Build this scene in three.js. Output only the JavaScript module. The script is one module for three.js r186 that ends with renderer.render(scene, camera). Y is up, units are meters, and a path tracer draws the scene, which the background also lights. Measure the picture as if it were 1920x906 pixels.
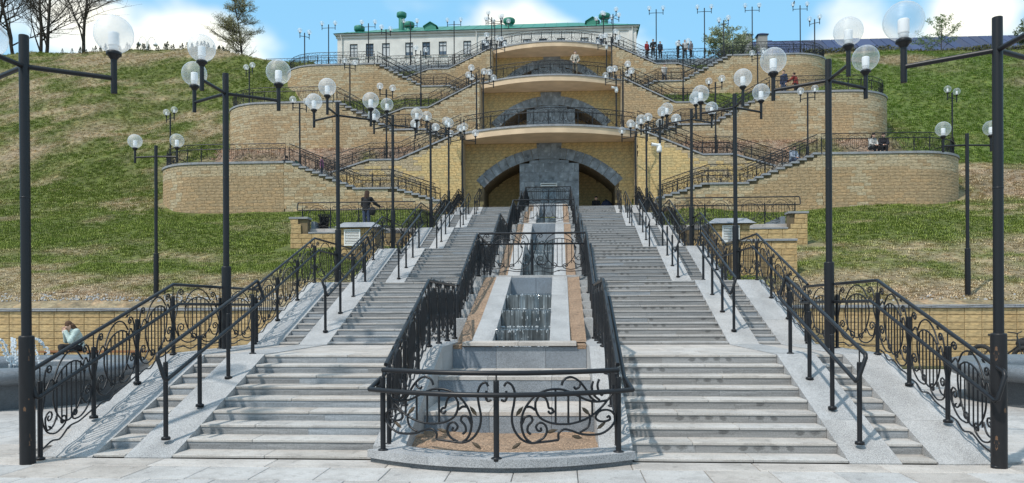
import * as THREE from 'three';
import { MarchingCubes } from 'three/addons/objects/MarchingCubes.js';

/* ---------- camera, sky, sun, exposure ---------- */
const scene = new THREE.Scene();
const camera = new THREE.PerspectiveCamera(43.5, 1920 / 1157, 0.1, 900);
camera.setViewOffset(1920, 1157, 0, 0, 1920, 906);
camera.position.set(0.643, 1.65, 0);
camera.rotation.order = 'YXZ';
camera.rotation.set(0, 0.062, -0.004);
const renderer = new THREE.WebGLRenderer({ antialias: true });
renderer.toneMapping = THREE.LinearToneMapping;
renderer.toneMappingExposure = 1.12;
renderer.shadowMap.enabled = true;

const SUN_EL = 54 * Math.PI / 180, SUN_AZ = 40 * Math.PI / 180;   // azimuth counted from straight behind the camera to the left
const sunDir = new THREE.Vector3(-Math.sin(SUN_AZ) * Math.cos(SUN_EL), Math.sin(SUN_EL), Math.cos(SUN_AZ) * Math.cos(SUN_EL));
const sun = new THREE.DirectionalLight(new THREE.Color(1.0, 0.945, 0.87), 3.15);
sun.position.copy(sunDir).multiplyScalar(150).add(new THREE.Vector3(0, 5, -40));
sun.target.position.set(0, 5, -40);
sun.castShadow = true;
sun.shadow.radius = 2.6;
sun.shadow.mapSize.set(4096, 4096);
Object.assign(sun.shadow.camera, { left: -90, right: 90, top: 80, bottom: -80, near: 1, far: 400 });
scene.add(sun, sun.target);

/* ---------- noise ---------- */
function rng(seed) { let s = seed >>> 0; return () => { s = (s + 0x6d2b79f5) | 0; let t = Math.imul(s ^ (s >>> 15), 1 | s); t = (t + Math.imul(t ^ (t >>> 7), 61 | t)) ^ t; return ((t ^ (t >>> 14)) >>> 0) / 4294967296; }; }
const lerp = (a, b, t) => a + (b - a) * t, clamp = (x, a = 0, b = 1) => Math.min(b, Math.max(a, x));
const sstep = (a, b, x) => { const t = clamp((x - a) / (b - a)); return t * t * (3 - 2 * t); };
function h3(x, y, z) { let n = Math.imul(x, 374761393) ^ Math.imul(y, 668265263) ^ Math.imul(z, 1274126177); n = Math.imul(n ^ (n >>> 13), 1103515245); return ((n ^ (n >>> 16)) >>> 0) / 4294967296; }
function vn3(x, y, z) {
  const i = Math.floor(x), j = Math.floor(y), k = Math.floor(z); let a = x - i, b = y - j, c = z - k;
  a = a * a * (3 - 2 * a); b = b * b * (3 - 2 * b); c = c * c * (3 - 2 * c);
  const L = (k) => lerp(lerp(h3(i, j, k), h3(i + 1, j, k), a), lerp(h3(i, j + 1, k), h3(i + 1, j + 1, k), a), b);
  return lerp(L(k), L(k + 1), c);
}
function pn(x, y, px, py, s = 0) {     // periodic value noise
  const i = Math.floor(x), j = Math.floor(y); let a = x - i, b = y - j; a = a * a * (3 - 2 * a); b = b * b * (3 - 2 * b);
  const m = (v, p) => ((v % p) + p) % p, i0 = m(i, px), i1 = m(i + 1, px), j0 = m(j, py), j1 = m(j + 1, py);
  return lerp(lerp(h3(i0, j0, s), h3(i1, j0, s), a), lerp(h3(i0, j1, s), h3(i1, j1, s), a), b);
}
function pfbm(u, v, f, o, s = 0) { let r = 0, w = .5, t = 0; for (let k = 0; k < o; k++) { r += w * pn(u * f, v * f, f, f, s + k * 7); t += w; w *= .55; f *= 2; } return r / t; }
function fbm(x, y, o = 4, s = 0) { let r = 0, w = .5, t = 0; for (let k = 0; k < o; k++) { r += w * vn3(x, y, s + k * 3.7); t += w; w *= .5; x = x * 2.03 + 3.1; y = y * 2.03 - 1.7; } return r / t; }
function fbm3(x, y, z, o = 5) { let r = 0, w = .5, t = 0; for (let k = 0; k < o; k++) { r += w * vn3(x, y, z); t += w; w *= .52; x = x * 2.05 + 1.3; y = y * 2.05 - 2.1; z = z * 2.05 + .7; } return r / t; }

/* ---------- sky: air and broken cumulus ---------- */
{
  const W = 1600, H = 800, data = new Float32Array(W * H * 4), DEG = Math.PI / 180;
  // cumulus banks: azimuth from straight ahead (right positive), elevation, half sizes in degrees
  const banks = [[-27, 15.5, 7.5, 5], [-33, 18, 5, 3], [-20, 14.5, 5, 2.5], [-14.5, 17.2, 1.4, 1.6], [-3.2, 18.8, 4.5, 3.2], [2.2, 18, 4, 2], [14.5, 15.2, 3.4, 1.5], [21, 17, 4.2, 3], [27, 17.6, 4.5, 3], [33, 17, 4, 2.6],
    [-62, 22, 16, 7], [-98, 30, 18, 9], [64, 24, 15, 7], [105, 28, 17, 9], [150, 24, 20, 8], [-145, 22, 22, 9], [180, 38, 15, 8], [-20, 40, 20, 8], [35, 48, 22, 10], [-75, 55, 26, 10], [90, 58, 30, 10], [-150, 50, 24, 10], [140, 62, 34, 10], [10, 72, 40, 9], [70, 36, 15, 7], [-110, 70, 50, 9]];
  for (let j = 0; j < H; j++) {
    const el = ((j + .5) / H - .5) * Math.PI, sy = Math.sin(el), cy = Math.cos(el);
    for (let i = 0; i < W; i++) {
      const a = ((i + .5) / W - .5) * 2 * Math.PI, dx = cy * Math.cos(a), dz = cy * Math.sin(a), o = (j * W + i) * 4;
      const e = Math.max(0, el / DEG), t = Math.pow(clamp(e / 60), .55);
      let r = lerp(.33, .15, t), g = lerp(.70, .38, t), b = lerp(1.12, .74, t);
      const haze = Math.exp(-e / 4.5); r = lerp(r, .88, haze * .8); g = lerp(g, .94, haze * .8); b = lerp(b, 1.0, haze * .8);
      const az = Math.atan2(dx, -dz) / DEG;
      let m = 0;
      for (const [ba, be, wa, we] of banks) { let d = Math.abs(az - ba); if (d > 180) d = 360 - d; const q = (d / wa) ** 2 + ((e - be) / we) ** 2; if (q < 9) m = Math.max(m, Math.exp(-q * .8)); }
      if (el > 0) {
        const n1 = fbm3(dx * 7 + 3, sy * 13 + 1, dz * 7, 6), n2 = fbm3(dx * 19, sy * 38, dz * 19 + 9, 4);
        let c = sstep(.52, .86, m * .62 + n1 * .62 + (n2 - .5) * .3);
        c = Math.max(c, .5 * sstep(.55, .8, fbm3(dx * 5 + 11, sy * 16, dz * 5, 5)) * sstep(4, 14, e));
        c *= sstep(0, 3, e) * .96;
        const body = .80 + .34 * (fbm3(dx * 15 + 5, sy * 26 - 4, dz * 15, 5) - .35);
        r = lerp(r, 1.16 * body, c); g = lerp(g, 1.17 * body, c); b = lerp(b, 1.19 * body, c);
      }
      if (el < 0) { r = .24; g = .25; b = .24; }
      const K = el > 0 ? 1.12 : 1; data[o] = r * K * 1.03; data[o + 1] = g * K; data[o + 2] = b * K * .87; data[o + 3] = 1;
    }
  }
  const t = new THREE.DataTexture(data, W, H, THREE.RGBAFormat, THREE.FloatType);
  t.mapping = THREE.EquirectangularReflectionMapping; t.magFilter = t.minFilter = THREE.LinearFilter; t.needsUpdate = true;
  scene.background = t; scene.environment = t;
}

/* ---------- geometry collector ---------- */
const v3 = (x, y, z) => new THREE.Vector3(x, y, z);
const P = (X, h, D) => v3(X, h, -D);           // right of the stair axis, height, distance up the axis
class Geo {
  constructor() { this.p = []; this.n = []; this.c = null; }
  tri(a, b, c, na, nb, nc) {
    if (!na) { const ux = b.x - a.x, uy = b.y - a.y, uz = b.z - a.z, wx = c.x - a.x, wy = c.y - a.y, wz = c.z - a.z; let x = uy * wz - uz * wy, y = uz * wx - ux * wz, z = ux * wy - uy * wx; const l = Math.hypot(x, y, z) || 1; na = nb = nc = { x: x / l, y: y / l, z: z / l }; }
    this.p.push(a.x, a.y, a.z, b.x, b.y, b.z, c.x, c.y, c.z); this.n.push(na.x, na.y, na.z, nb.x, nb.y, nb.z, nc.x, nc.y, nc.z); return this;
  }
  quad(a, b, c, d) { return this.tri(a, b, c).tri(a, c, d); }
  box(x0, x1, y0, y1, z0, z1, bv = 0) {
    if (x0 > x1) [x0, x1] = [x1, x0]; if (y0 > y1) [y0, y1] = [y1, y0]; if (z0 > z1) [z0, z1] = [z1, z0];
    return this.hexa([v3(x0, y0, z0), v3(x1, y0, z0), v3(x1, y1, z0), v3(x0, y1, z0), v3(x0, y0, z1), v3(x1, y0, z1), v3(x1, y1, z1), v3(x0, y1, z1)], bv);
  }
  hexa(q, bv = 0) {   // corners: 0-3 back face (x0y0,x1y0,x1y1,x0y1), 4-7 front face; chamfered when bv > 0
    const F = [[4, 5, 6, 7], [1, 0, 3, 2], [5, 1, 2, 6], [0, 4, 7, 3], [7, 6, 2, 3], [0, 1, 5, 4]];
    if (!bv) { for (const f of F) this.quad(q[f[0]], q[f[1]], q[f[2]], q[f[3]]); return this; }
    const nb = [[1, 3, 4], [0, 2, 5], [3, 1, 6], [2, 0, 7], [5, 7, 0], [4, 6, 1], [7, 5, 2], [6, 4, 3]];
    const to = (i, j) => { const d = q[j].clone().sub(q[i]), l = d.length(); return d.multiplyScalar(Math.min(bv, l * .3) / l); };
    // corner i inside a face: moved along the two edges of that face
    const at = (i, f) => { const r = q[i].clone(); for (const j of nb[i]) if (f.includes(j)) r.add(to(i, j)); return r; };
    const C = F.map((f) => f.map((i) => at(i, f)));
    F.forEach((f, k) => this.quad(...C[k]));
    const get = (k, i) => C[k][F[k].indexOf(i)];
    for (let i = 0; i < 8; i++) { const fs = [0, 1, 2, 3, 4, 5].filter((k) => F[k].includes(i)); this.orient(get(fs[0], i), get(fs[1], i), get(fs[2], i), q); }
    for (let i = 0; i < 8; i++) for (const j of nb[i]) if (j > i) { const fs = [0, 1, 2, 3, 4, 5].filter((k) => F[k].includes(i) && F[k].includes(j)); const a = get(fs[0], i), b = get(fs[0], j), c = get(fs[1], j), d = get(fs[1], i); this.orient(a, b, c, q); this.orient(a, c, d, q); }
    return this;
  }
  orient(a, b, c, q) {
    const m = q.reduce((s, v) => s.add(v), v3(0, 0, 0)).multiplyScalar(1 / q.length), n = b.clone().sub(a).cross(c.clone().sub(a));
    return n.dot(a.clone().sub(m)) < 0 ? this.tri(a, c, b) : this.tri(a, b, c);
  }
  tube(pts, r, sides = 6, closed = false) {
    const n = pts.length, rad = typeof r === 'function' ? r : () => r, R = [];
    let up = null;
    for (let i = 0; i < n; i++) {
      const a = pts[closed ? (i + n - 1) % n : Math.max(0, i - 1)], b = pts[closed ? (i + 1) % n : Math.min(n - 1, i + 1)];
      let tx = b.x - a.x, ty = b.y - a.y, tz = b.z - a.z; const l = Math.hypot(tx, ty, tz) || 1; tx /= l; ty /= l; tz /= l;
      if (!up) up = Math.abs(ty) < .9 ? { x: 0, y: 1, z: 0 } : { x: 1, y: 0, z: 0 };
      const d = up.x * tx + up.y * ty + up.z * tz; let ux = up.x - d * tx, uy = up.y - d * ty, uz = up.z - d * tz; const m = Math.hypot(ux, uy, uz) || 1; ux /= m; uy /= m; uz /= m; up = { x: ux, y: uy, z: uz };
      const wx = ty * uz - tz * uy, wy = tz * ux - tx * uz, wz = tx * uy - ty * ux, rr = rad(i / (n - 1)), ring = [];
      for (let k = 0; k < sides; k++) { const t = k / sides * 2 * Math.PI, c = Math.cos(t), s = Math.sin(t), nx = ux * c + wx * s, ny = uy * c + wy * s, nz = uz * c + wz * s; ring.push({ x: pts[i].x + nx * rr, y: pts[i].y + ny * rr, z: pts[i].z + nz * rr, n: { x: nx, y: ny, z: nz } }); }
      R.push(ring);
    }
    for (let i = 0; i < (closed ? n : n - 1); i++) { const A = R[i], B = R[(i + 1) % n]; for (let k = 0; k < sides; k++) { const l = (k + 1) % sides; this.tri(A[k], A[l], B[l], A[k].n, A[l].n, B[l].n); this.tri(A[k], B[l], B[k], A[k].n, B[l].n, B[k].n); } }
    if (!closed) { for (let k = 1; k < sides - 1; k++) { this.tri(R[0][0], R[0][k + 1], R[0][k]); this.tri(R[n - 1][0], R[n - 1][k], R[n - 1][k + 1]); } }
    return this;
  }
  lathe(prof, cx, cz, sides = 16, y0 = 0) {      // prof: [radius, y] from bottom to top
    const N = [];
    for (let i = 0; i < prof.length; i++) { const a = prof[Math.max(0, i - 1)], b = prof[Math.min(prof.length - 1, i + 1)]; const dx = b[0] - a[0], dy = b[1] - a[1], l = Math.hypot(dx, dy) || 1; N.push([dy / l, -dx / l]); }
    for (let i = 0; i < prof.length - 1; i++) for (let k = 0; k < sides; k++) {
      const q = (i, k) => { const t = k / sides * 2 * Math.PI, c = Math.cos(t), s = Math.sin(t); return { x: cx + prof[i][0] * c, y: y0 + prof[i][1], z: cz + prof[i][0] * s, n: { x: N[i][0] * c, y: N[i][1], z: N[i][0] * s } }; };
      const a = q(i, k), b = q(i, k + 1), c = q(i + 1, k + 1), d = q(i + 1, k); this.tri(a, c, b, a.n, c.n, b.n); this.tri(a, d, c, a.n, d.n, c.n);
    }
    return this;
  }
  prism(poly, x0, x1) {       // poly: [D, h] outline, extruded along X
    const c = THREE.ShapeUtils.triangulateShape(poly.map(([d, h]) => new THREE.Vector2(d, h)), []);
    const area = THREE.ShapeUtils.area(poly.map(([d, h]) => new THREE.Vector2(d, h)));
    const put = (t, x, flip) => { const [a, b, d] = t.map((i) => P(x, poly[i][1], poly[i][0])); flip ? this.tri(a, d, b) : this.tri(a, b, d); };
    const lo = Math.min(x0, x1), hi = Math.max(x0, x1), pos = area > 0;
    for (const t of c) { put(t, hi, false); put(t, lo, true); }
    for (let i = 0; i < poly.length; i++) { const a = poly[i], b = poly[(i + 1) % poly.length], q = [P(lo, a[1], a[0]), P(hi, a[1], a[0]), P(hi, b[1], b[0]), P(lo, b[1], b[0])]; pos ? this.quad(...q) : this.quad(q[3], q[2], q[1], q[0]); }
    return this;
  }
  slab(poly, y0, y1) {        // poly: [X, D] plan outline, extruded upward
    const V = poly.map(([x, d]) => new THREE.Vector2(x, d)), area = THREE.ShapeUtils.area(V);
    const O = area < 0 ? poly.slice().reverse() : poly, T = THREE.ShapeUtils.triangulateShape(O.map(([x, d]) => new THREE.Vector2(x, d)), []);
    for (const t of T) { const [a, b, c] = t.map((i) => P(O[i][0], y1, O[i][1])); this.tri(a, b, c); const [d, e, f] = t.map((i) => P(O[i][0], y0, O[i][1])); this.tri(d, f, e); }
    for (let i = 0; i < O.length; i++) { const a = O[i], b = O[(i + 1) % O.length]; this.quad(P(a[0], y0, a[1]), P(b[0], y0, b[1]), P(b[0], y1, b[1]), P(a[0], y1, a[1])); }
    return this;
  }
  build(us = 1, ou = 0, ov = 0) {
    const g = new THREE.BufferGeometry(), p = new Float32Array(this.p), n = new Float32Array(this.n), u = new Float32Array(p.length / 3 * 2);
    for (let t = 0; t < p.length; t += 9) {
      const a = Math.abs(n[t] + n[t + 3] + n[t + 6]), b = Math.abs(n[t + 1] + n[t + 4] + n[t + 7]), c = Math.abs(n[t + 2] + n[t + 5] + n[t + 8]);
      for (let k = 0; k < 3; k++) { const i = t + 3 * k, o = (t / 9 * 3 + k) * 2; if (b >= a && b >= c) { u[o] = p[i]; u[o + 1] = -p[i + 2]; } else if (a >= c) { u[o] = -p[i + 2]; u[o + 1] = p[i + 1]; } else { u[o] = p[i]; u[o + 1] = p[i + 1]; } u[o] = u[o] * us + ou; u[o + 1] = u[o + 1] * us + ov; }
    }
    g.setAttribute('position', new THREE.BufferAttribute(p, 3)); g.setAttribute('normal', new THREE.BufferAttribute(n, 3)); g.setAttribute('uv', new THREE.BufferAttribute(u, 2));
    if (this.c) g.setAttribute('color', new THREE.BufferAttribute(new Float32Array(this.c), 3));
    return g;
  }
}
const taken = new Map();
function numbered(n) { const k = taken.get(n) || 0; taken.set(n, k + 1); return k ? n + '_' + String(k).padStart(3, '0') : n; }
function tag(o, label, category, group, kind) { if (label) o.userData.label = label; if (category) o.userData.category = category; if (group) o.userData.group = group; if (kind) o.userData.kind = kind; return o; }
function thing(name, label, category, pos, turn = 0, group) {
  const o = new THREE.Group(); o.name = numbered(name); if (pos) o.position.copy(pos); o.rotation.y = turn; scene.add(o); return tag(o, label, category, group);
}
function mesh(name, g, m, parent, label) {
  if (g instanceof Geo) g = g.build();
  const o = new THREE.Mesh(g, m); o.castShadow = o.receiveShadow = true; o.name = parent ? name : numbered(name); if (label) o.userData.label = label; (parent || scene).add(o); return o;
}
function put(name, geo, m, parent, pos, turn = 0) { const o = mesh(name, geo, m, parent); o.position.copy(pos); o.rotation.y = turn; return o; }
function struct(name, g, m) { return tag(mesh(name, g, m), null, null, null, 'structure'); }

/* ---------- textures ---------- */
function tex(w, h, f, srgb = true) {
  const d = new Uint8Array(w * h * 4);
  for (let j = 0; j < h; j++) for (let i = 0; i < w; i++) { const c = f((i + .5) / w, (j + .5) / h, i, j), o = (j * w + i) * 4; const [r, g, b] = typeof c === 'number' ? [c, c, c] : c; d[o] = clamp(r) * 255; d[o + 1] = clamp(g) * 255; d[o + 2] = clamp(b) * 255; d[o + 3] = 255; }
  const t = new THREE.DataTexture(d, w, h); t.wrapS = t.wrapT = THREE.RepeatWrapping; t.magFilter = THREE.LinearFilter; t.minFilter = THREE.LinearMipmapLinearFilter; t.generateMipmaps = true; if (srgb) t.colorSpace = THREE.SRGBColorSpace; t.needsUpdate = true; return t;
}
function rep(t, u, v = u) { const c = t.clone(); c.repeat.set(u, v); c.needsUpdate = true; return c; }
const speck = (u, v, i, j, d, s) => { const f = h3(i >> 0, j >> 0, s), c = h3(i >> 1, j >> 1, s + 1); return .86 + d * (f - .5) * .9 + d * (c - .5) * 1.1 + (pfbm(u, v, 4, 4, s) - .5) * .22; };
const T = {};
T.granite = tex(512, 512, (u, v, i, j) => speck(u, v, i, j, .40, 5));
T.graniteFine = tex(512, 512, (u, v, i, j) => { const k = .9 + (speck(u, v, i, j, .2, 17) - .86) + (pfbm(u, v, 3, 5, 37) - .5) * .22 - (pfbm(u + .2, v, 14, 3, 39) > .72 ? .09 : 0); return [k, k * .985, k * .97]; });
T.stone = tex(512, 512, (u, v, i, j) => { const n = pfbm(u, v, 6, 6, 31), g = h3(i, j, 3) - .5, s = pfbm(u + .3 * v, v, 3, 3, 77); const k = .62 + n * .46 + g * .08; return [k, k * (.98 - .03 * s), k * (.95 - .08 * s)]; });
T.stoneBump = tex(512, 512, (u, v, i, j) => pfbm(u, v, 8, 6, 91), false);
T.slate = tex(512, 512, (u, v, i, j) => { const n = pfbm(u, v, 5, 6, 131), w = pfbm(u, v * 1, 9, 3, 57); const k = .66 + (n - .5) * .5 + (h3(i, j, 8) - .5) * .1 + (w > .66 ? .1 : 0); return [k, k, k]; });
T.soil = tex(512, 512, (u, v, i, j) => { const n = pfbm(u, v, 64, 3, 11), g = h3(i >> 1, j >> 1, 6), c = pfbm(u, v, 5, 3, 19); const k = .66 + (n - .5) * .5 + (g > .95 ? .14 : g < .06 ? -.16 : 0) + (c - .5) * .16; return [k, k * .96, k * .92]; });
T.soilBump = tex(512, 512, (u, v, i, j) => pfbm(u, v, 64, 3, 11), false);
T.turf = tex(1024, 1024, (u, v, i, j) => { const n = pfbm(u, v, 40, 4, 211), b = pfbm(u, v, 150, 2, 219), c = pfbm(u, v, 7, 4, 225), k = .72 + (n - .5) * .36 + (b - .5) * .22 + (c - .5) * .26, y = clamp((pfbm(u, v, 22, 4, 231) - .57) * 4) * .4; return [k * lerp(1, 1.35, y), k * lerp(1, 1.16, y), k * lerp(1, 1.05, y)]; });
T.turfBump = tex(1024, 1024, (u, v) => .5 * pfbm(u, v, 40, 4, 211) + .3 * pfbm(u, v, 150, 2, 219) + .3 * pfbm(u, v, 12, 3, 250), false);
T.plaster = tex(256, 256, (u, v, i, j) => .9 + (pfbm(u, v, 4, 5, 61) - .5) * .14 + (h3(i, j, 2) - .5) * .03);
T.wood = tex(256, 256, (u, v) => { const n = pfbm(u, v, 4, 4, 71) + .5 * pn(u * 6, v * 90, 6, 90, 5); const k = .55 + n * .35; return [k, k * .85, k * .66]; });
T.cloth = tex(256, 256, (u, v, i, j) => .82 + (pfbm(u, v, 8, 5, 41) - .5) * .3 + ((i + j) % 3 ? .02 : -.03));
T.riser = tex(1024, 128, (u, v, i, j) => {     // damp blotches that seeped out of the step joints
  let k = .80 + .55 * (h3(i >> 1, j >> 1, 21) - .5) * .5 + (h3(i, j, 22) - .5) * .18 + (pfbm(u, v, 6, 4, 23) - .5) * .25;
  const c = Math.floor(u * 14), q = h3(c, 3, 9), w = .25 + .5 * h3(c, 4, 9), y = .42 + .2 * h3(c, 5, 9); const e = ((u * 14 - c - .5) / w * 1.4) ** 2 + ((v - y) / .24) ** 2 + (pfbm(u, v, 30, 4, 29) - .5) * 3.2;
  if (q > .52 && e < 1) k *= .70 + .1 * h3(i >> 1, j >> 1, 2); return [k, k, k];
});
T.riserDry = tex(512, 128, (u, v, i, j) => .80 + .5 * (h3(i >> 1, j >> 1, 121) - .5) * .5 + (h3(i, j, 122) - .5) * .2 + (pfbm(u, v, 5, 4, 123) - .5) * .34);
T.chip = tex(256, 512, (u, v, i, j) => { const n = pfbm(u, v * 1, 12, 4, 301), m = pfbm(u, v, 5, 3, 307); const on = m > .68 && n > .62; return on ? [.45, .34, .24] : .13 + .03 * n; });
T.bark = tex(128, 256, (u, v) => .5 + .6 * (pfbm(u * 1, v, 8, 4, 401) - .4));
T.fall = tex(512, 256, (u, v) => { const a = pn(u * 70, v * 3, 70, 3, 601), b = pn(u * 26, v * 2, 26, 2, 603), c = pfbm(u, v, 5, 4, 607); const k = .42 + .5 * (c - .4) + (a > .62 ? (a - .62) * .9 : 0) + (b - .5) * .34; return [k, k, k]; });
T.ripple = tex(256, 256, (u, v) => .5 * pfbm(u, v, 8, 4, 501) + .5 * pn(u * 30, v * 4, 30, 4, 3), false);
T.rings = tex(8, 256, (u, v) => .5 + .5 * Math.sin(v * Math.PI * 2 * 42), false);

/* ---------- materials (colours are linear) ---------- */
const rgb = (r, g, b) => new THREE.Color().setRGB(r, g, b);
function M(r, g, b, rough = .8, o = {}) { return new THREE.MeshPhysicalMaterial({ color: rgb(r, g, b), roughness: rough, ...o }); }
function tones(n, r, g, b, rough, o, spread = .1, seed = 1) { const R = rng(seed); return Array.from({ length: n }, () => { const k = 1 + (R() - .5) * 2 * spread, t = (R() - .5) * spread; return M(r * k * (1 + t), g * k, b * k * (1 - t), rough, o); }); }
const iron = M(.010, .0105, .013, .4, { specularIntensity: .8 });
const ironFlat = M(.011, .0115, .0135, .55, { specularIntensity: .6 });
const ironWorn = M(1, 1, 1, .45, { map: rep(T.chip, 3, 1.1), color: rgb(.9, .9, 1), specularIntensity: .6 });
const bronze = M(.075, .055, .035, .45, { specularIntensity: .6 });
const gOpt = { map: rep(T.granite, 1 / 1.2), bumpMap: rep(T.granite, 1 / 1.2), bumpScale: .0012 };
const gFine = { map: rep(T.graniteFine, 1 / 1.1) };
const mat = {
  curb: tones(3, .515, .505, .495, .7, gOpt, .05, 3),
  tread: tones(5, .53, .515, .495, .75, gFine, .045, 4),
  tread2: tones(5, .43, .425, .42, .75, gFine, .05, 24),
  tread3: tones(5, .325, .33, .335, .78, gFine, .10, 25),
  landing: tones(4, .55, .525, .50, .75, gFine, .07, 5),
  slabs: tones(6, .52, .505, .49, .78, gFine, .07, 6),
  ashGrey: tones(4, .30, .335, .375, .55, gOpt, .1, 7),
  ledge: M(.49, .49, .495, .7, gOpt),
  plinth: M(.20, .21, .22, .75, gOpt),
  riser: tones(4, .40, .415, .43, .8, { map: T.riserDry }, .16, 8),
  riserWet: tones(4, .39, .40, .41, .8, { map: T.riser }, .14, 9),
  soil: M(.72, .54, .40, 1, { map: rep(T.soil, 1 / .9), bumpMap: rep(T.soilBump, 1 / .9), bumpScale: .014 }),
  coping: tones(3, .36, .38, .41, .7, gOpt, .08, 10),
  cream: M(.80, .60, .40, .8, { map: rep(T.plaster, .4) }),
  slate: tones(6, .49, .55, .61, .55, { map: rep(T.slate, .55), bumpMap: rep(T.slate, .55), bumpScale: .0015 }, .07, 11),
  ashlar: tones(7, .78, .62, .33, .88, { map: rep(T.stone, .8), bumpMap: rep(T.stoneBump, 1.6), bumpScale: .004 }, .07, 12),
  rough: tones(7, .56, .43, .28, .95, { map: rep(T.stone, .8), bumpMap: rep(T.stoneBump, 1.3), bumpScale: .012 }, .065, 13),
  bleached: tones(5, .64, .55, .40, .95, { map: rep(T.stone, .8), bumpMap: rep(T.stoneBump, 1.3), bumpScale: .018 }, .1, 14),
  low: tones(7, .66, .50, .275, .85, { map: rep(T.stone, .8), bumpMap: rep(T.stoneBump, 1.6), bumpScale: .006 }, .09, 15),
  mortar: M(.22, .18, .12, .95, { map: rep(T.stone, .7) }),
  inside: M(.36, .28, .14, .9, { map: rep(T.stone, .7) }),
  water: M(.80, .86, .9, .06, { transmission: .97, thickness: 0, ior: 1.33, bumpMap: rep(T.ripple, 1.5), bumpScale: .04 }),
  foam: M(.86, .9, .93, .5, { transmission: .35, thickness: 0 }),
  wetStone: M(.34, .39, .42, .2, { map: rep(T.fall, 1.05, .6), clearcoat: .8, clearcoatRoughness: .08, bumpMap: rep(T.fall, 1.05, .6), bumpScale: .006 }),
  white: M(.78, .78, .76, .6),
  globe: M(.95, .96, .97, .47, { transmission: 1, thickness: 0, ior: 1.45, bumpMap: rep(T.rings, 1, 1), bumpScale: .002 }),
  globes: [.40, .46, .53].map((q) => M(.95, .96, .97, q, { transmission: 1, thickness: 0, ior: 1.45, bumpMap: rep(T.rings, 1, 1), bumpScale: .002 })),
  core: M(.92, .92, .91, .5),
  bark: M(.16, .13, .10, .95, { map: rep(T.bark, 2) }),
  turf: M(1, 1, 1, 1, { vertexColors: true, map: rep(T.turf, 1 / 6), bumpMap: rep(T.turfBump, 1 / 6), bumpScale: .07 }),
};
const pick = (a, R) => a[Math.floor(R() * a.length) % a.length];

/* ================= THE SITE ================= */
// main stairs: six flights and the landings between them (distance, height)
const FL = [];
{
  const runs = [2.724, 3.573, 3.682, 3.891, 3.734, 2.929], lands = [3.062, 3.265, 3.068, 2.969, 2.314, 4.8], noses = [9, 12, 12, 12, 12, 10];
  let D = 8.40, h = 0;
  runs.forEach((r, k) => { FL.push({ D0: D, D1: D + r, h0: h, h1: h + .36 * r, n: noses[k], L: lands[k] }); D += r + lands[k]; h += .36 * r; });
}
const TOP_H = FL[5].h1, SH = (d) => -.2 + .0259 * d, NTH = ['first', 'second', 'third', 'fourth', 'fifth', 'sixth'];
function stairH(D) { if (D <= FL[0].D0) return 0; for (const f of FL) { if (D <= f.D1) return f.h0 + (f.h1 - f.h0) * Math.max(0, (D - f.D0) / (f.D1 - f.D0)); if (D <= f.D1 + f.L) return f.h1; } return TOP_H; }
// hillside tiers: wall with arch (Dw), bastion front (Df), upper stair wall (Du), levels of landing, bastion and balcony
const TIER = [
  { Dw: 48.5, Df: 42, Du: 46.7, hb: TOP_H, hm: 9.84, ht: 12.49, up: .15, nm: 'lowest' },
  { Dw: 59.5, Df: 51.3, Du: 57.6, hb: 12.49, hm: 15.68, ht: 18.78, up: 1.30, nm: 'middle' },
  { Dw: 70, Df: 63, Du: 68.2, hb: 18.78, hm: 21.93, ht: 24.86, up: 1.23, nm: 'top' }];
const BX = 19.4, BR = 3.5;                     // bastion corner: centre X and radius
const pl = (a, x) => { if (x <= a[0][0]) return a[0][1]; for (let i = 1; i < a.length; i++) if (x <= a[i][0]) return lerp(a[i - 1][1], a[i][1], (x - a[i - 1][0]) / (a[i][0] - a[i - 1][0])); return a[a.length - 1][1]; };
const up0 = ([d, h]) => [d, d > 30 ? h + SH(d) : h];
const PL = [[21.8, 1.68], [22.6, 1.98], [42, 6.25], [44.5, 7.3], [48.5, 8.7], [53.4, 12.0], [58, 14.6], [64.5, 18.9], [70, 22.3], [76, 26.4], [79, 27.0], [84, 27.0], [130, 26.4]].map(up0);
const PR = [[21.8, 1.66], [22.6, 1.85], [42, 6.05], [44.5, 6.9], [48.5, 8.9], [53.4, 12.0], [58, 14.6], [64.5, 18.4], [70, 21.6], [76, 24.2], [79, 24.55], [84, 24.7], [130, 24.2]].map(up0);
function inBastion(X, D, t, g) {   // inside the retained ground of a tier, g metres in from its face
  const x = Math.abs(X); if (D < t.Df + g) return false;
  if (x <= BX) return true;
  if (D < t.Df + BR) return Math.hypot(x - BX, D - t.Df - BR) < BR - g;
  return x < BX + BR - g;
}
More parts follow.
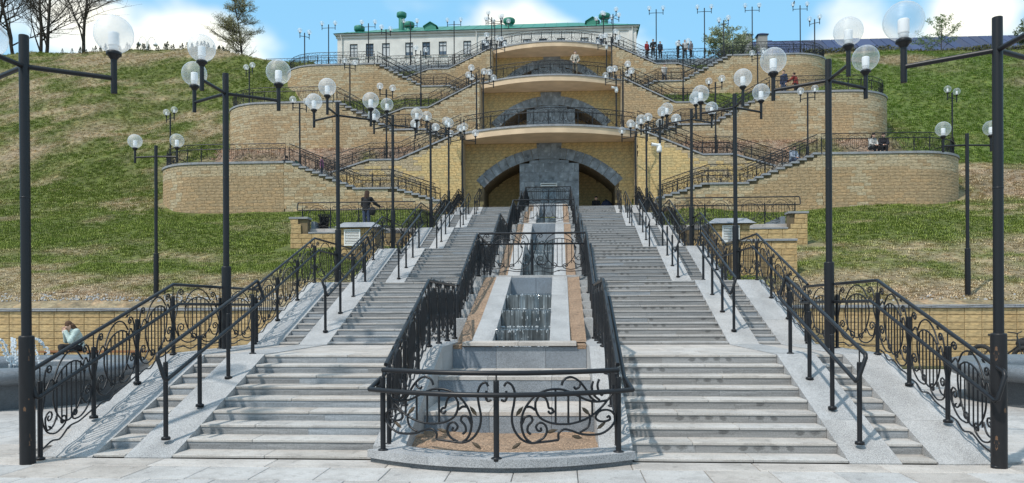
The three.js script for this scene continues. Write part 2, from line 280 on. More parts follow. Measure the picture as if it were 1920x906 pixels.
function groundH(X, D) {
  const x = Math.abs(X), lump = (fbm(X * .16 + 9, D * .2, 3, 5) - .5) * .9 * sstep(23, 30, D) + (fbm(X * .8, D * .9, 2, 9) - .5) * .16;
  let h = lerp(pl(PL, D), pl(PR, D), sstep(-3, 3, X)) + lump * (x > 7 ? 1 : .3);
  h += (X < -26 ? 1 : X > 26 ? .6 : 0) * (fbm(X * .07, D * .08, 3, 2) - .5) * 2.2 * sstep(45, 55, D) * sstep(26, 34, x) * (1 - sstep(74, 80, D) * .6);
  for (let k = 0; k < 3; k++) {
    const t = TIER[k], nx = TIER[k + 1], end = nx ? nx.Df + .55 : 76;
    if (D < end && inBastion(X, D, t, .55)) {
      if (x < 5.5) { h = t.hb - .4; if (D > t.Dw + 3.6) h = t.ht - .35; }
      else if (D < t.Dw + .25) h = x > 15.2 ? t.hm - .12 : t.hb - .45;
      else { const q = clamp((D - t.Dw - .25) / (end - t.Dw - .9)); h = lerp(t.hm + .1, t.ht - .05, q * (2 - q)) + lump * .12; if (D < t.Dw + 1.2 && x < 15) h = lerp(lerp(t.ht, t.hm, sstep(5.4, 11.5, x)) - .35, h, sstep(.3, 1.2, D - t.Dw)); }
    }
  }
  if (D > 66) h = Math.min(h, lerp(25.0, 29.5, X < 0 ? sstep(23.5, 42, x) : sstep(22.4, 28, x)));
  if (D >= 76 && x < 24) h = 24.8;
  if (x < 5.5 && D < 45.5) h = Math.min(h, stairH(D) - .55);
  else if (x < 7 && D < 45.5) h = Math.min(h, lerp(stairH(D) - .1, h, (x - 5.5) / 1.5));
  if (x > 5.1 && x < 11 && D > 30.6 && D < 35.2) h = Math.min(h, 4.6 - .1 * (35 - D));
  return h;
}
// how dry / how bare the turf is: 0 lush green .. 1 straw and soil
function dryness(X, D) {
  const n = fbm(X * .21 + 4, D * .3, 4, 31), m = fbm(X * .07 - 8, D * .1 + 3, 3, 47), f = fbm(X * .9, D * 1.3, 3, 53);
  let b;
  if (X < 0) { b = D < 26 ? .66 - (D - 21) * .03 : D < 44 ? .40 : X < -25 && D < 57 ? .58 : .47; if (X > -22 && D > 33 && D < 44) b -= .2; }
  else { b = D < 33 ? .74 - (D - 21) * .012 : D < 43 ? .50 : D < 49 ? .70 : .26; if (X > 24 && D > 50) b -= .05; }
  if (D > 72 && Math.abs(X) > 26) b += .16;
  return clamp(b + (n - .5) * .95 + (m - .5) * .6 + (f - .5) * .7);
}
function turfColor(X, D) {
  const d = dryness(X, D), v = fbm(X * .5 + 1, D * .6, 3, 71), soil = sstep(.66, .82, fbm(X * .13 + 40, D * .17, 4, 83) + (X > 24 && D > 44 && D < 48 ? .2 : 0));
  const g = [lerp(.15, .21, v), lerp(.195, .25, v), lerp(.035, .05, v)], s = [.50, .40, .24], e = [.50, .375, .26];
  const t0 = TIER[0]; let bank = D > t0.Dw && D < 51.2 && Math.abs(X) > 8 && Math.abs(X) < 23 ? sstep(.25, .5, fbm(X * .5, D * .7, 3, 12) + (X > 0 ? -.05 : .1)) : 0;
  let c = g.map((k, i) => lerp(k, s[i], sstep(.38, .85, d))); if (X > 0 && D > 49) c = c.map((k, i) => lerp(k, [.12, .26, .03][i], .35 * (1 - d)));
  return c.map((k, i) => lerp(lerp(k, e[i], soil * .75), [.50, .36, .26][i], bank));
}
{ // the hillside: one sheet from the low wall by the plaza to the plateau
  const xs = [], ds = [];
  for (let x = -90; x < -30; x += 1) xs.push(x); for (let x = -30; x < 30.01; x += .5) xs.push(x); for (let x = 31; x <= 90; x += 1) xs.push(x);
  for (let d = 21.8; d < 80; d += .45) ds.push(d); for (let d = 80; d <= 175; d += 5) ds.push(d);
  const pos = [], col = [], uv = [], idx = [], W = xs.length;
  for (const d of ds) for (const x of xs) { const jx = x, h = groundH(jx, d); pos.push(jx, h, -d); col.push(...turfColor(x, d)); uv.push(x, d); }
  for (let j = 0; j < ds.length - 1; j++) for (let i = 0; i < W - 1; i++) { const a = j * W + i; if (Math.abs((xs[i] + xs[i + 1]) / 2) < 5.0 && ds[j] < 40) continue; idx.push(a, a + 1, a + W + 1, a, a + W + 1, a + W); }
  const g = new THREE.BufferGeometry(); g.setAttribute('position', new THREE.Float32BufferAttribute(pos, 3)); g.setAttribute('color', new THREE.Float32BufferAttribute(col, 3)); g.setAttribute('uv', new THREE.Float32BufferAttribute(uv, 2)); g.setIndex(idx); g.computeVertexNormals();
  struct('hillside', g, mat.turf);
}
struct('ground', new Geo().slab([[-400, -300], [400, -300], [400, 400], [-400, 400]], -1.2, -.25), M(.16, .17, .12, 1));
{ // plaza paving: slabs laid in rows, joints between them
  const R = rng(77), pz = thing('plaza'); tag(pz, null, null, null, 'structure');
  mesh('paving_bed', new Geo().slab([[-60, -40], [60, -40], [60, 21.9], [-60, 21.9]], -.25, -.022), M(.22, .205, .19, .95), pz);
  const geos = Array.from({ length: 5 }, (_, k) => new Geo().box(-.316, .316, -.06, 0, -.292, .292, .005).build(1, k * .37, k * .21));
  const strip = Array.from({ length: 3 }, (_, k) => new Geo().box(-.636, .636, -.06, .001, -.19, .19, .005).build(1, k * .37, k * .21));
  for (let i = -5; i < 5; i++) { const x = (i + .5) * 1.28; put('slab', pick(strip, R), pick(mat.landing, R), pz, P(x + .1, 0, 8.13)); }
  const far = new Geo();
  for (let r = 0; r < 70; r++) {
    const d = 7.63 - .6 * 3 + r * .6, off = (r % 2) * .32 + .17;
    for (let i = -46; i < 46; i++) {
      const x = i * .64 + off, inStairs = Math.abs(x) < 5.55 && d > 7.8; if (inStairs || d > 21.0 || d < 5.7) continue;
      if (d > 7.8 && Math.abs(x) < 6.5 && d < 8.2) continue;
      const px = Math.abs(x - .64) / d; if (px > 1.05) continue;
      if (d < 8.2 || (d < 11.9 && px > .3)) { const o = put('slab', pick(geos, R), pick(mat.slabs, R), pz, P(x, (R() - .5) * .003, d)); o.rotation.x = (R() - .5) * .003; }
      else far.box(x - .316, x + .316, -.05, (R() - .5) * .003, -d - .292, -d + .292);
    }
  }
  tag(mesh('slabs', far, mat.slabs[1], pz), null, null, null, 'stuff');
  struct('ground_strip', new Geo().slab([[-60, 21.05], [-5.3, 21.05], [-5.3, 21.85], [-60, 21.85]], -.02, .03).slab([[60, 21.05], [60, 21.85], [5.3, 21.85], [5.3, 21.05]], -.02, .03), M(.13, .14, .05, 1, { map: rep(T.turf, .5) }));
}

/* ---------- the main staircase ---------- */
{ // core that carries steps and curbs
  const poly = [[8.45, -.3], [8.45, -.05]]; for (const f of FL) { poly.push([f.D0 + .42, f.h0 - .13]); poly.push([f.D1 + .32, f.h1 - .13]); poly.push([f.D1 + f.L + .1, f.h1 - .13]); } poly.push([48.3, -.3]);
  const mid = poly.filter(([d]) => d > 14); mid.unshift([12.6, -.3], [12.6, .5], [14, .5]);
  struct('stair_foundation', new Geo().prism(poly, -5.17, -1.41).prism(poly, 1.41, 5.17).prism(mid.map(([d, h]) => [d, h - (h > 0 ? .55 : 0)]), -1.40, 1.40), M(.30, .31, .32, .85, gOpt));
}
function stepsOf(st, f, k, x0, x1, R, joints, wet) {
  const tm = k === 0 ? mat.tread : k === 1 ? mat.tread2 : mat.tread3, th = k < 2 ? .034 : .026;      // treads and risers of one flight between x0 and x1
  const n = f.n, t = (f.D1 - f.D0) / (n - 1), low = k ? .05 : .03, r = (f.h1 - f.h0 - low) / (n - 1), lo = Math.min(x0, x1), hi = Math.max(x0, x1);
  const cut = () => { if (!joints) return [lo, hi]; const a = lo + (hi - lo) * (.25 + .5 * R()); return [lo, a, hi]; };
  for (let i = 0; i < n; i++) {
    const D = f.D0 + i * t, h = f.h0 + low + i * r, y0 = i ? h - r : f.h0, c = cut(), c2 = cut(), last = i === n - 1;
    for (let j = 0; j < c.length - 1; j++) mesh('tread', new Geo().box(c[j] + .002, c[j + 1] - .002, h - th, h + (R() - .5) * .002, -D + .012, -(last ? D + .4 : D + t + .02), .006).build(1, R() * 9, R() * 9), pick(tm, R), st);
    if (h - th - y0 > .012) for (let j = 0; j < c2.length - 1; j++) {
      const g = new Geo().box(c2[j] + .001, c2[j + 1] - .001, y0, h - th - .001, -D, -D - .05).build(), u = g.attributes.uv, o = R();
      for (let q = 0; q < u.count; q++) u.setXY(q, u.getX(q) / 2.4 + o, (u.getY(q) - y0) / .12);
      mesh('riser', g, pick(wet && R() < .8 ? mat.riserWet : mat.riser, R), st);
    }
  }
}
for (const s of [-1, 1]) {
  const side = s < 0 ? 'left' : 'right', R = rng(s < 0 ? 21 : 22);
  const st = thing('granite_staircase', s < 0 ? 'wide grey granite steps climbing on the left of the water cascade' : 'wide grey granite steps with dark damp blotches right of the cascade', 'staircase');
  FL.forEach((f, k) => {
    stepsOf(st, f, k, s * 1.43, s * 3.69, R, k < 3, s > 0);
    const d0 = f.D1 + .4, d1 = f.D1 + f.L + (k === 5 ? .2 : .06), rows = k < 2 ? 4 : 2;
    for (let i = 0; i < rows; i++) { const a = lerp(d0, d1, i / rows), b = lerp(d0, d1, (i + 1) / rows), m = 1.43 + (i % 2 ? .9 : 1.3); for (const [p, q] of [[1.43, m], [m, 3.69]]) mesh('landing_slab', new Geo().box(s * p + s * .002, s * q - s * .002, f.h1 - .06, f.h1 + (R() - .5) * .002, -a - .002, -b + .002, .004).build(1, R() * 9, R() * 9), pick(mat.landing, R), st); }
  });
  const na = thing('side_steps', s < 0 ? 'narrow steps between the two sloped curbs, left of the wide stairs' : 'narrow steps between the two sloped curbs, right of the wide stairs', 'staircase');
  FL.forEach((f, k) => {
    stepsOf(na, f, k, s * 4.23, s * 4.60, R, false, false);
    mesh('landing_slab', new Geo().box(s * 4.23, s * 4.60, f.h1 - .06, f.h1, -f.D1 - .4, -f.D1 - f.L - (k === 5 ? .2 : .06)).build(1, R() * 9, R() * 9), pick(mat.landing, R), na);
  });
  for (const [a, b, nm, lb] of [[3.69, 4.23, 'inner', 'light granite sloped curb carrying the plain handrail'], [4.60, 5.22, 'outer', 'broad light granite sloped curb carrying the scrolled railing']]) {
    const cu = thing('granite_curb', lb + ' on the ' + side + ' of the stairs', 'curb');
    FL.forEach((f, k) => {
      const m = 3, e = .012;
      for (let i = 0; i < m; i++) {
        const q = (d) => f.h0 + (f.h1 - f.h0) * (d - f.D0) / (f.D1 - f.D0) + e, A = lerp(f.D0 - .04, f.D1, i / m), B = lerp(f.D0 - .04, f.D1, (i + 1) / m) - (i < m - 1 ? .004 : 0);
        mesh('curb_slab', new Geo().prism([[A, q(A) - .30], [A, Math.max(q(A), f.h0 + .004)], [B, q(B)], [B, q(B) - .30]], s * a + s * .003, s * b - s * .003).build(1, R() * 9, R() * 9), pick(mat.curb, R), cu);
      }
      const E = f.D1 + f.L - .045, mid = (f.D1 + E) / 2; for (const [p, q] of [[f.D1 + .002, mid], [mid + .004, E]]) mesh('curb_slab', new Geo().box(s * a + s * .003, s * b - s * .003, f.h1 - .3, f.h1 + .012, -p, -q, .004).build(1, R() * 9, R() * 9), pick(mat.curb, R), cu);
    });
  }
}

/* ---------- cascade fountain on the stair axis ---------- */
{
  const R = rng(5), ca = thing('cascade_fountain', 'stepped granite water cascade running up the middle of the staircase', 'fountain');
  const arc = (w, d, b) => Array.from({ length: 13 }, (_, i) => { const t = i / 6 - 1; return [t * w, d - b * (1 - t * t)]; });      // bulging front edge
  // front ledge in four stones over a recessed plinth
  const outer = arc(1.43, 8.20, .51), inner = arc(1.10, 8.46, .37);
  mesh('plinth', new Geo().slab([...arc(1.40, 8.22, .48), [1.40, 8.9], [-1.40, 8.9]], -.05, .055), mat.plinth, ca);
  for (let q = 0; q < 4; q++) { const o = outer.slice(q * 3, q * 3 + 4).map((p) => p.slice()), n = inner.slice(q * 3, q * 3 + 4).map((p) => p.slice()); if (q < 3) { o[3][0] -= .003; n[3][0] -= .003; } mesh('ledge_stone', new Geo().slab([...o, ...n.reverse()], .055, .14).build(1, q * .7, 0), mat.ledge, ca); }
  mesh('soil_bed', (() => { const g = new Geo(), N = 22, K = 16, H = (x, d) => .11 + .05 * fbm(x * 5, d * 5, 3, 3) + .02 * Math.sin(d * 9 + x * 4); for (let i = 0; i < N; i++) for (let j = 0; j < K; j++) { const q = (i, j) => { const x = lerp(-1.1, 1.1, i / N), d0 = 8.44 - .37 * (1 - (x / 1.12) ** 2), d = lerp(d0, 9.62, j / K); return P(x, H(x, d) - .03, d); }; g.quad(q(i, j), q(i + 1, j), q(i + 1, j + 1), q(i, j + 1)); } return g; })(), mat.soil, ca);
  // stepped back of the lower basin
  for (const [D, D2, y0, y1, nx] of [[9.6, 10.72, -.1, .363, 3], [10.72, 12.2, .1, .703, 3], [12.2, 12.45, .5, 1.06, 3]]) {
    const cuts = [-1.06, -.45 + R() * .3, .3 + R() * .3, 1.06];
    for (let i = 0; i < nx; i++) mesh('wall_slab', new Geo().box(cuts[i] + .002, cuts[i + 1] - .002, y0, y1 - .02, -D, -D - .08, .003).build(1, R() * 9, R() * 9), mat.ashGrey[i], ca);
    if (D < 12) for (let i = 0; i < nx; i++) mesh('shelf_slab', new Geo().box(cuts[i] + .002, cuts[i + 1] - .002, y1 - .05, y1, -D + .01, -D2 - .01, .003).build(1, R() * 9, R() * 9), pick(mat.landing, R), ca);
  }
  // sloped side curbs of the basin and their faces toward it
  for (const s of [-1, 1]) {
    const yy = (d) => lerp(.14, 1.10, clamp((d - 8.44) / 2.68));
    for (let i = 0; i < 3; i++) { const A = lerp(8.42, 11.12, i / 3), B = lerp(8.42, 11.12, (i + 1) / 3) - .004; mesh('side_curb', new Geo().prism([[A, -.1], [A, yy(A)], [B, yy(B)], [B, -.1]], s * 1.06, s * 1.42).build(1, R() * 9, R() * 9), pick(mat.curb, R), ca); }
    mesh('side_curb', new Geo().box(s * 1.06, s * 1.42, .3, 1.10, -11.124, -14.02, .004), mat.curb[1], ca);
    const t = FL[0];
  }
  // front slab of the upper run
  mesh('sill_slab', new Geo().box(-.9, -.02, 1.055, 1.12, -12.15, -12.66, .006), mat.landing[0], ca);
  mesh('sill_slab', new Geo().box(-.016, .9, 1.055, 1.12, -12.15, -12.66, .006), mat.landing[2], ca);
  for (const s of [-1, 1]) mesh('soil_pocket', new Geo().box(s * .905, s * 1.057, 1.0, 1.078, -12.194, -12.75, .012), mat.soil, ca);
  mesh('basin_floor', new Geo().box(-1.05, 1.05, .5, .99, -12.46, -14.1), mat.plinth, ca);
  // three runs of sloping stone strips with the water channel between them
  const lift = .14, runs = [[12.67, 17.84, 0], [18.1, 31.66, 1], [32.1, 43.7, 2]];
  for (const [A, B, k] of runs) {
    const prof = (d) => (k === 0 ? lerp(1.115, 2.40, clamp((d - 12.9) / 4.9)) : stairH(d) + lift);
    const ds = [A]; for (const f of FL) for (const d of [f.D0, f.D1]) if (d > A + .3 && d < B - .3) ds.push(d); ds.push(B); ds.sort((a, b) => a - b);
    const bits = []; for (let i = 0; i < ds.length - 1; i++) { const m = Math.max(1, Math.round((ds[i + 1] - ds[i]) / 1.7)); for (let j = 0; j < m; j++) bits.push([lerp(ds[i], ds[i + 1], j / m), lerp(ds[i], ds[i + 1], (j + 1) / m) - .004]); }
    for (const s of [-1, 1]) {
      for (const [a, b] of bits) {
        mesh('channel_curb', new Geo().prism([[a, prof(a) - .75], [a, prof(a)], [b, prof(b)], [b, prof(b) - .75]], s * .47, s * .81).build(1, R() * 9, R() * 9), pick(mat.curb, R), ca);
        mesh('soil_strip', (() => { const g = new Geo(), n = 8; for (let i = 0; i < n; i++) for (let j = 0; j < 3; j++) { const q = (i, j) => { const d = lerp(a, b + .004, i / n), x = s * lerp(.81, 1.08, j / 3); return P(x, prof(d) - .045 + .045 * fbm(x * 9, d * 7, 3, 1), d); }; s > 0 ? g.quad(q(i, j), q(i, j + 1), q(i + 1, j + 1), q(i + 1, j)) : g.quad(q(i, j), q(i + 1, j), q(i + 1, j + 1), q(i, j + 1)); } return g; })(), mat.soil, ca);
        const m = k ? 2 : 3;      // outer strip of level stones, like low steps
        for (let j = 0; j < m; j++) { const p = lerp(a, b, j / m), q = lerp(a, b, (j + 1) / m), y = prof(p) + .02; if (k || p > 13.9) mesh('border_stone', new Geo().box(s * 1.08, s * 1.40, y - .6, y, -p, -q + .003, .005).build(1, R() * 9, R() * 9), pick(mat.curb, R), ca); }
      }
    }
    mesh('end_slab', new Geo().box(-1.08, 1.08, prof(B) - .05, prof(B) + .012, -B + .06, -B - .34, .006), mat.curb[2], ca);
    if (k) mesh('end_slab', new Geo().box(-1.08, 1.08, prof(A) - .4, prof(A) - .01, -A + .02, -A - .06, .006), mat.ashGrey[1], ca);
    // water steps
    let levels;
    if (k === 0) levels = [[12.6, .98], [13.3, 1.29], [14.6, 1.62], [15.9, 1.94]];
    else { levels = []; for (let d = A + .1; d < B - 1.3; d += 1.3) levels.push([d, prof(d + .3) - .34]); }
    levels.forEach(([d, y], i) => {
      const e = i < levels.length - 1 ? levels[i + 1][0] : B - .3, yn = i < levels.length - 1 ? levels[i + 1][1] : null;
      mesh('water_step', new Geo().box(-.468, .468, y - .7, y, -d, -e + .001, .012), mat.wetStone, ca);
      const g = new Geo(), N = 14, K = 7; for (let a = 0; a < N; a++) for (let b = 0; b < K; b++) { const q = (a, b) => { const x = lerp(-.462, .462, a / N), dd = lerp(d - .01, e - .012, b / K); return P(x, y + .016 + .008 * (fbm(x * 11, dd * 9, 2, i) - .5), dd); }; g.quad(q(a, b), q(a + 1, b), q(a + 1, b + 1), q(a, b + 1)); }
      mesh('water_film', g, mat.water, ca);
      if (yn !== null && yn - y > .04) {           // a ragged sheet of falling water and its white splash line
        const f = new Geo(), foam = new Geo(), W = 26, V = 6; const q = (a, b) => { const x = lerp(-.455, .455, a / W), t = b / V; return P(x, yn + .018 - (yn - y - .01) * t, e - .012 - .05 * Math.sqrt(t) - .02 * fbm(x * 30, t * 5, 2, i) * t); };
        for (let a = 0; a < W; a++) { const thin = fbm(a * .55, i * 3.1, 2, 8); if (thin < .72) continue; for (let b = 0; b < V; b++) f.quad(q(a, b + 1), q(a + 1, b + 1), q(a + 1, b), q(a, b)); }
        tag(mesh('falling_water', f, mat.water, ca), null, null, null, 'stuff');
        if (k < 2) {
          for (let a = 0; a < 26; a++) { const x = (R() - .5) * .9, t = R() < .6 ? R() * .12 : R(), w = .002 + R() * .004, l = .01 + R() * .05, yy = yn + .012 - (yn - y) * t, dd = e - .03 - .05 * Math.sqrt(t); foam.hexa([P(x - w, yy - l, dd + .004), P(x + w, yy - l, dd + .004), P(x + w * .5, yy, dd + .004), P(x - w * .5, yy, dd + .004), P(x - w, yy - l, dd - .006), P(x + w, yy - l, dd - .006), P(x + w * .5, yy, dd - .004), P(x - w * .5, yy, dd - .004)]); }
          for (let a = 0; a < 30; a++) { const x = (R() - .5) * .9, dd = e - .08 - R() * R() * .12, w = .005 + R() * .01; foam.box(x - w, x + w, y + .014, y + .022 + R() * .012, -dd - w, -dd + w, .004); }
          tag(mesh('splash', foam, mat.foam, ca), null, null, null, 'stuff');
        }
      }
    });
    // dark wall at the head of each run
    const yl = levels[levels.length - 1][1]; for (const [a, b] of [[-.468, .1], [.104, .468]]) mesh('head_wall', new Geo().box(a, b, yl - .3, prof(B) - .052, -B + .28, -B - .2, .004), mat.ashGrey[k % 2 ? 2 : 0], ca);
  }
}

/* ---------- wrought iron ---------- */
function spiral(cx, cy, r, a0, turns, n = 14) { return Array.from({ length: n }, (_, i) => { const t = i / (n - 1), a = a0 + turns * 2 * Math.PI * t, q = r * (1 - .78 * t); return [cx + q * Math.cos(a), cy + q * Math.sin(a)]; }); }
function smooth(pts, n) { const c = new THREE.CatmullRomCurve3(pts.map(([x, y]) => v3(x, y, 0)), false, 'centripetal'); return c.getPoints(n).map((p) => [p.x, p.y]); }
// one bay of scrollwork, unit coordinates: u along the bay 0..1, y in metres
function bayCurves(L) {
  const C = [], E = []; for (let i = 0; i <= 26; i++) { const a = i / 26 * 2 * Math.PI + 1.1; E.push([.52 + .29 * Math.cos(a) + .03 * Math.sin(2 * a), .47 + .33 * Math.sin(a)]); }
  C.push(E);
  C.push([...smooth([[.02, .46], [.05, .30], [.13, .17], [.27, .10], [.40, .115]], 12), ...spiral(.40, .185, .07, -1.57, 1.25, 12)]);
  C.push([...smooth([[.98, .40], [.96, .26], [.88, .14], [.74, .08], [.62, .10]], 12), ...spiral(.63, .165, .065, -1.57, -1.2, 12)]);
  C.push([...smooth([[.03, .44], [.08, .62], [.07, .78], [.10, .88]], 10), ...spiral(.155, .86, .055, 2.8, -1.25, 12)]);
  C.push([...smooth([[.97, .42], [.91, .60], [.93, .74], [.885, .86]], 10), ...spiral(.83, .84, .055, .3, 1.25, 12)]);
  C.push([...spiral(.155, .33, .075, 3.6, -1.3, 13).reverse(), ...smooth([[.09, .29], [.12, .20], [.22, .20], [.30, .30]], 8).slice(1)]);
  C.push([...spiral(.88, .33, .07, -.4, 1.3, 13).reverse(), ...smooth([[.94, .30], [.91, .2], [.83, .2], [.76, .29]], 8).slice(1)]);
  C.push(smooth([[.24, .72], [.34, .86], [.50, .93], [.66, .88], [.78, .74]], 14));
  C.push([...smooth([[.04, .03], [.2, .045], [.34, .0], [.52, .06], [.70, .035], [.96, .05]], 18)]);
  C.push([...smooth([[.10, .66], [.19, .74], [.25, .66], [.22, .57]], 8)]);
  C.push([...smooth([[.90, .64], [.84, .74], [.79, .66], [.83, .58]], 8)]);
  return C;
}
const bayBars = [[.29, .24, .72], [.38, .165, .78], [.47, .14, .80], [.56, .14, .80], [.65, .16, .78], [.74, .22, .74], [.02, .06, .70]];
const bayLeaves = [[.24, .66, .9], [.80, .60, 2.2], [.50, .05, .2], [.17, .21, 2.6], [.76, .93, .4]];
const bayCache = new Map();
function bay(L, m, lod, flip) {
  const key = [L.toFixed(2), m.toFixed(3), lod, flip].join(); if (bayCache.has(key)) return bayCache.get(key);
  const g = new Geo(), q = (u, y, z = 0) => { const x = (flip ? 1 - u : u) * L; return v3(x, y + m * x, z); }, S = lod ? 3 : 5, r = lod ? .0105 : .0106, cs = bayCurves(L);
  for (const c of cs) { const pts = lod ? c.filter((_, i) => i % 2 === 0 || i === c.length - 1) : c; g.tube(pts.map(([u, y]) => q(u, y)), r, S); }
  for (const [u, a, b] of bayBars) g.tube([q(u, a), q(u, b)], lod ? .0095 : .0090, S);
  for (const [u, y, a] of bayLeaves) { const p = q(u, y), c = Math.cos(a), s = Math.sin(a), pt = (l, w, z) => v3(p.x + c * l - s * w, p.y + s * l + c * w, z); const k = .055; for (const z of [.006, -.006]) { g.tri(pt(-k, 0, 0), pt(0, -.017, z * .3), pt(0, 0, z)).tri(pt(-k, 0, 0), pt(0, 0, z), pt(0, .017, z * .3)).tri(pt(k, 0, 0), pt(0, 0, z), pt(0, -.017, z * .3)).tri(pt(k, 0, 0), pt(0, .017, z * .3), pt(0, 0, z)); } }
  const b = g.build(); bayCache.set(key, b); return b;
}
const postCache = new Map();
function postGeo(h, r, lod, pin = .17) { const k = [h, r, lod, pin].join(); if (!postCache.has(k)) postCache.set(k, new Geo().lathe([[0, -.02], [r * 1.9, -.02], [r * 1.9, .008], [r * 1.5, .016], [r, .018], [r, h - .012], [r * .8, h], [0, h]], 0, 0, lod ? 6 : 12).lathe([[.008, h - .01], [.008, h + pin]], 0, 0, 5).build()); return postCache.get(k); }
/* path: base line [X, h, D]; posts at every node, scroll bays between them */
function railing(name, label, group, path, o = {}) {
  const { lod = 0, top = 1.03, low = .74, post = .86, pr = .027, rr = .024, off = .07, scroll = true, ext = [0, 0], loop = [0, 0], flip = false, cat = 'railing' } = o;
  const t = thing(name, label, cat, null, 0, group), N = path.length, V = path.map((p) => P(...p)), S = lod ? 6 : 10;
  const side = (i) => { const a = V[Math.max(0, i - 1)], b = V[Math.min(N - 1, i + 1)], d = b.clone().sub(a).setY(0).normalize(); return v3(-d.z, 0, d.x).multiplyScalar(off); };
  const line = (h, sd) => V.map((p, i) => p.clone().add(v3(0, h, 0)).add(side(i).multiplyScalar(sd)));
  const a = line(top, o.topOff || 0), b = line(low, 1);
  const lengthen = (L) => { for (const e of [0, 1]) if (ext[e]) { const i = e ? L.length - 1 : 0, j = e ? i - 1 : 1, d = L[i].clone().sub(L[j]).normalize().multiplyScalar(ext[e]); L[e ? 'push' : 'unshift'](L[i].clone().add(d)); } return L; };
  lengthen(a); lengthen(b);
  if (loop[0] || loop[1]) {      // one tube bent round from the upper to the lower rail
    const bend = (p, q, away) => { const d = p.clone().sub(away).normalize().multiplyScalar(.05); return [p.clone().add(d.clone().multiplyScalar(.3)), p.clone().add(d).lerp(q.clone().add(d), .1), q.clone().add(d).lerp(p.clone().add(d), .1), q.clone().add(d.clone().multiplyScalar(.3))]; };
    if (loop[0]) mesh('rail_return', new Geo().tube([a[0], ...bend(a[0], b[0], a[1]), b[0]], rr, S), o.m || iron, t);
    if (loop[1]) mesh('rail_return', new Geo().tube([a[a.length - 1], ...bend(a[a.length - 1], b[b.length - 1], a[a.length - 2]), b[b.length - 1]], rr, S), o.m || iron, t);
  }
  mesh('upper_rail', new Geo().tube(a, rr, S), o.m || iron, t); mesh('lower_rail', new Geo().tube(b, rr * .95, S), o.m || iron, t);
  const skip = o.skip || [];
  for (let i = 0; i < N; i++) { if (!skip.includes(i)) put('post', postGeo(post, pr, lod, +(top - post).toFixed(3)), o.m || iron, t, V[i]); }
  if (scroll) for (let i = 0; i < N - 1; i++) {
    const d = V[i + 1].clone().sub(V[i]), L = Math.hypot(d.x, d.z); if (L < .25) continue; const ang = Math.atan2(-d.z, d.x);
    const k = Math.max(1, Math.round(L / 1.25)); for (let j = 0; j < k; j++) { const q = put('scroll_panel', bay(+(L / k).toFixed(2), +(d.y / L).toFixed(2), lod, flip ? j % 2 === 0 : j % 2 === 1), lod ? ironFlat : iron, t, V[i].clone().lerp(V[i + 1], j / k), ang); q.position.y += .055; }
  }
  return t;
}
const nodes = (A, B, n) => Array.from({ length: n + 1 }, (_, i) => A.map((v, k) => lerp(v, B[k], i / n)));
const joinPaths = (...p) => p.reduce((s, q) => s.concat(q.slice(s.length && s[s.length - 1].every((v, k) => Math.abs(v - q[0][k]) < 1e-6) ? 1 : 0)), []);
for (const s of [-1, 1]) {
  const side = s < 0 ? 'left' : 'right', R = s;
  FL.forEach((f, k) => {
    const lod = k > 2 ? 1 : 0, e = .014, d0 = f.D0 - .22 + (k ? .2 : 0), d1 = f.D1, hA = f.h0 + e + (k ? .03 : .0), hB = f.h1 + e;
    // outer scrolled railing: slope, then level along the landing
    const n = k ? 3 : 3, sl = nodes([s * 5.08, hA, d0], [s * 5.08, hB, d1], n), endD = f.D1 + f.L + (k < 5 ? .1 : -2.6);
    const path = joinPaths(sl, nodes([s * 5.08, hB, d1], [s * 5.08, hB, endD], k === 5 ? 1 : 2));
    railing('outer_railing', 'black iron scrollwork railing on the outer ' + side + ' edge of the ' + NTH[k] + ' flight from the plaza', 'outer scrollwork railings of the staircase', path, { lod, off: -s * .09, loop: [k === 0 ? 1 : 0, 0], ext: [k === 0 ? .14 : 0, 0], flip: s > 0 });
    // plain inner handrail
    railing('inner_handrail', 'plain black tube handrail on the inner ' + side + ' curb of the ' + NTH[k] + ' flight from the plaza', 'plain handrails between wide and narrow steps', nodes([s * 3.90, lerp(hA, hB, .16), lerp(d0, d1, .16)], [s * 3.90, hB, d1 + .06], k === 0 ? 3 : 3), { lod, scroll: false, off: -s * .10, topOff: 0, post: .88, loop: [1, 1], ext: [.16, .16] });
    // railing beside the cascade
    const hb = k === 0 ? .145 : f.h0 + .15, c0 = k === 0 ? 8.5 : f.D0 + .1, top = k === 0 ? 1.11 : f.h1 + .15, endC = k === 1 || k === 3 || k === 5 ? f.D1 + .1 : f.D1 + f.L + .1;
    const q = joinPaths(nodes([s * 1.26, hb, c0], [s * 1.26, top, k === 0 ? 11.14 : f.D1], 3), nodes([s * 1.26, top, k === 0 ? 11.14 : f.D1], [s * 1.26, k === 0 ? 1.12 : top, k === 0 ? 13.9 : Math.max(endC, f.D1 + f.L)], k === 0 ? 3 : 2));
    railing('cascade_railing', 'black scrollwork railing along the ' + side + ' side of the cascade at the ' + NTH[k] + ' flight', 'scrollwork railings along the cascade', q, { lod, off: s * .09, post: .8, low: .70, top: .95, flip: s < 0, ext: [k === 0 ? .16 : 0, 0] });
  });
}
// fences across the cascade at the head of each run
[['lowest', 17.96, FL[1].h1 + .15, 0], ['middle', 31.95, FL[3].h1 + .16, 1], ['top', 43.9, TOP_H + .16, 1]].forEach(([w, D, h, lod]) =>
  railing('cross_railing', w + ' black scrollwork fence standing across the water cascade', 'fences across the cascade', nodes([-1.24, h, D], [1.24, h, D], 2), { lod, off: -.09, low: .74, top: .98, post: .84 }));
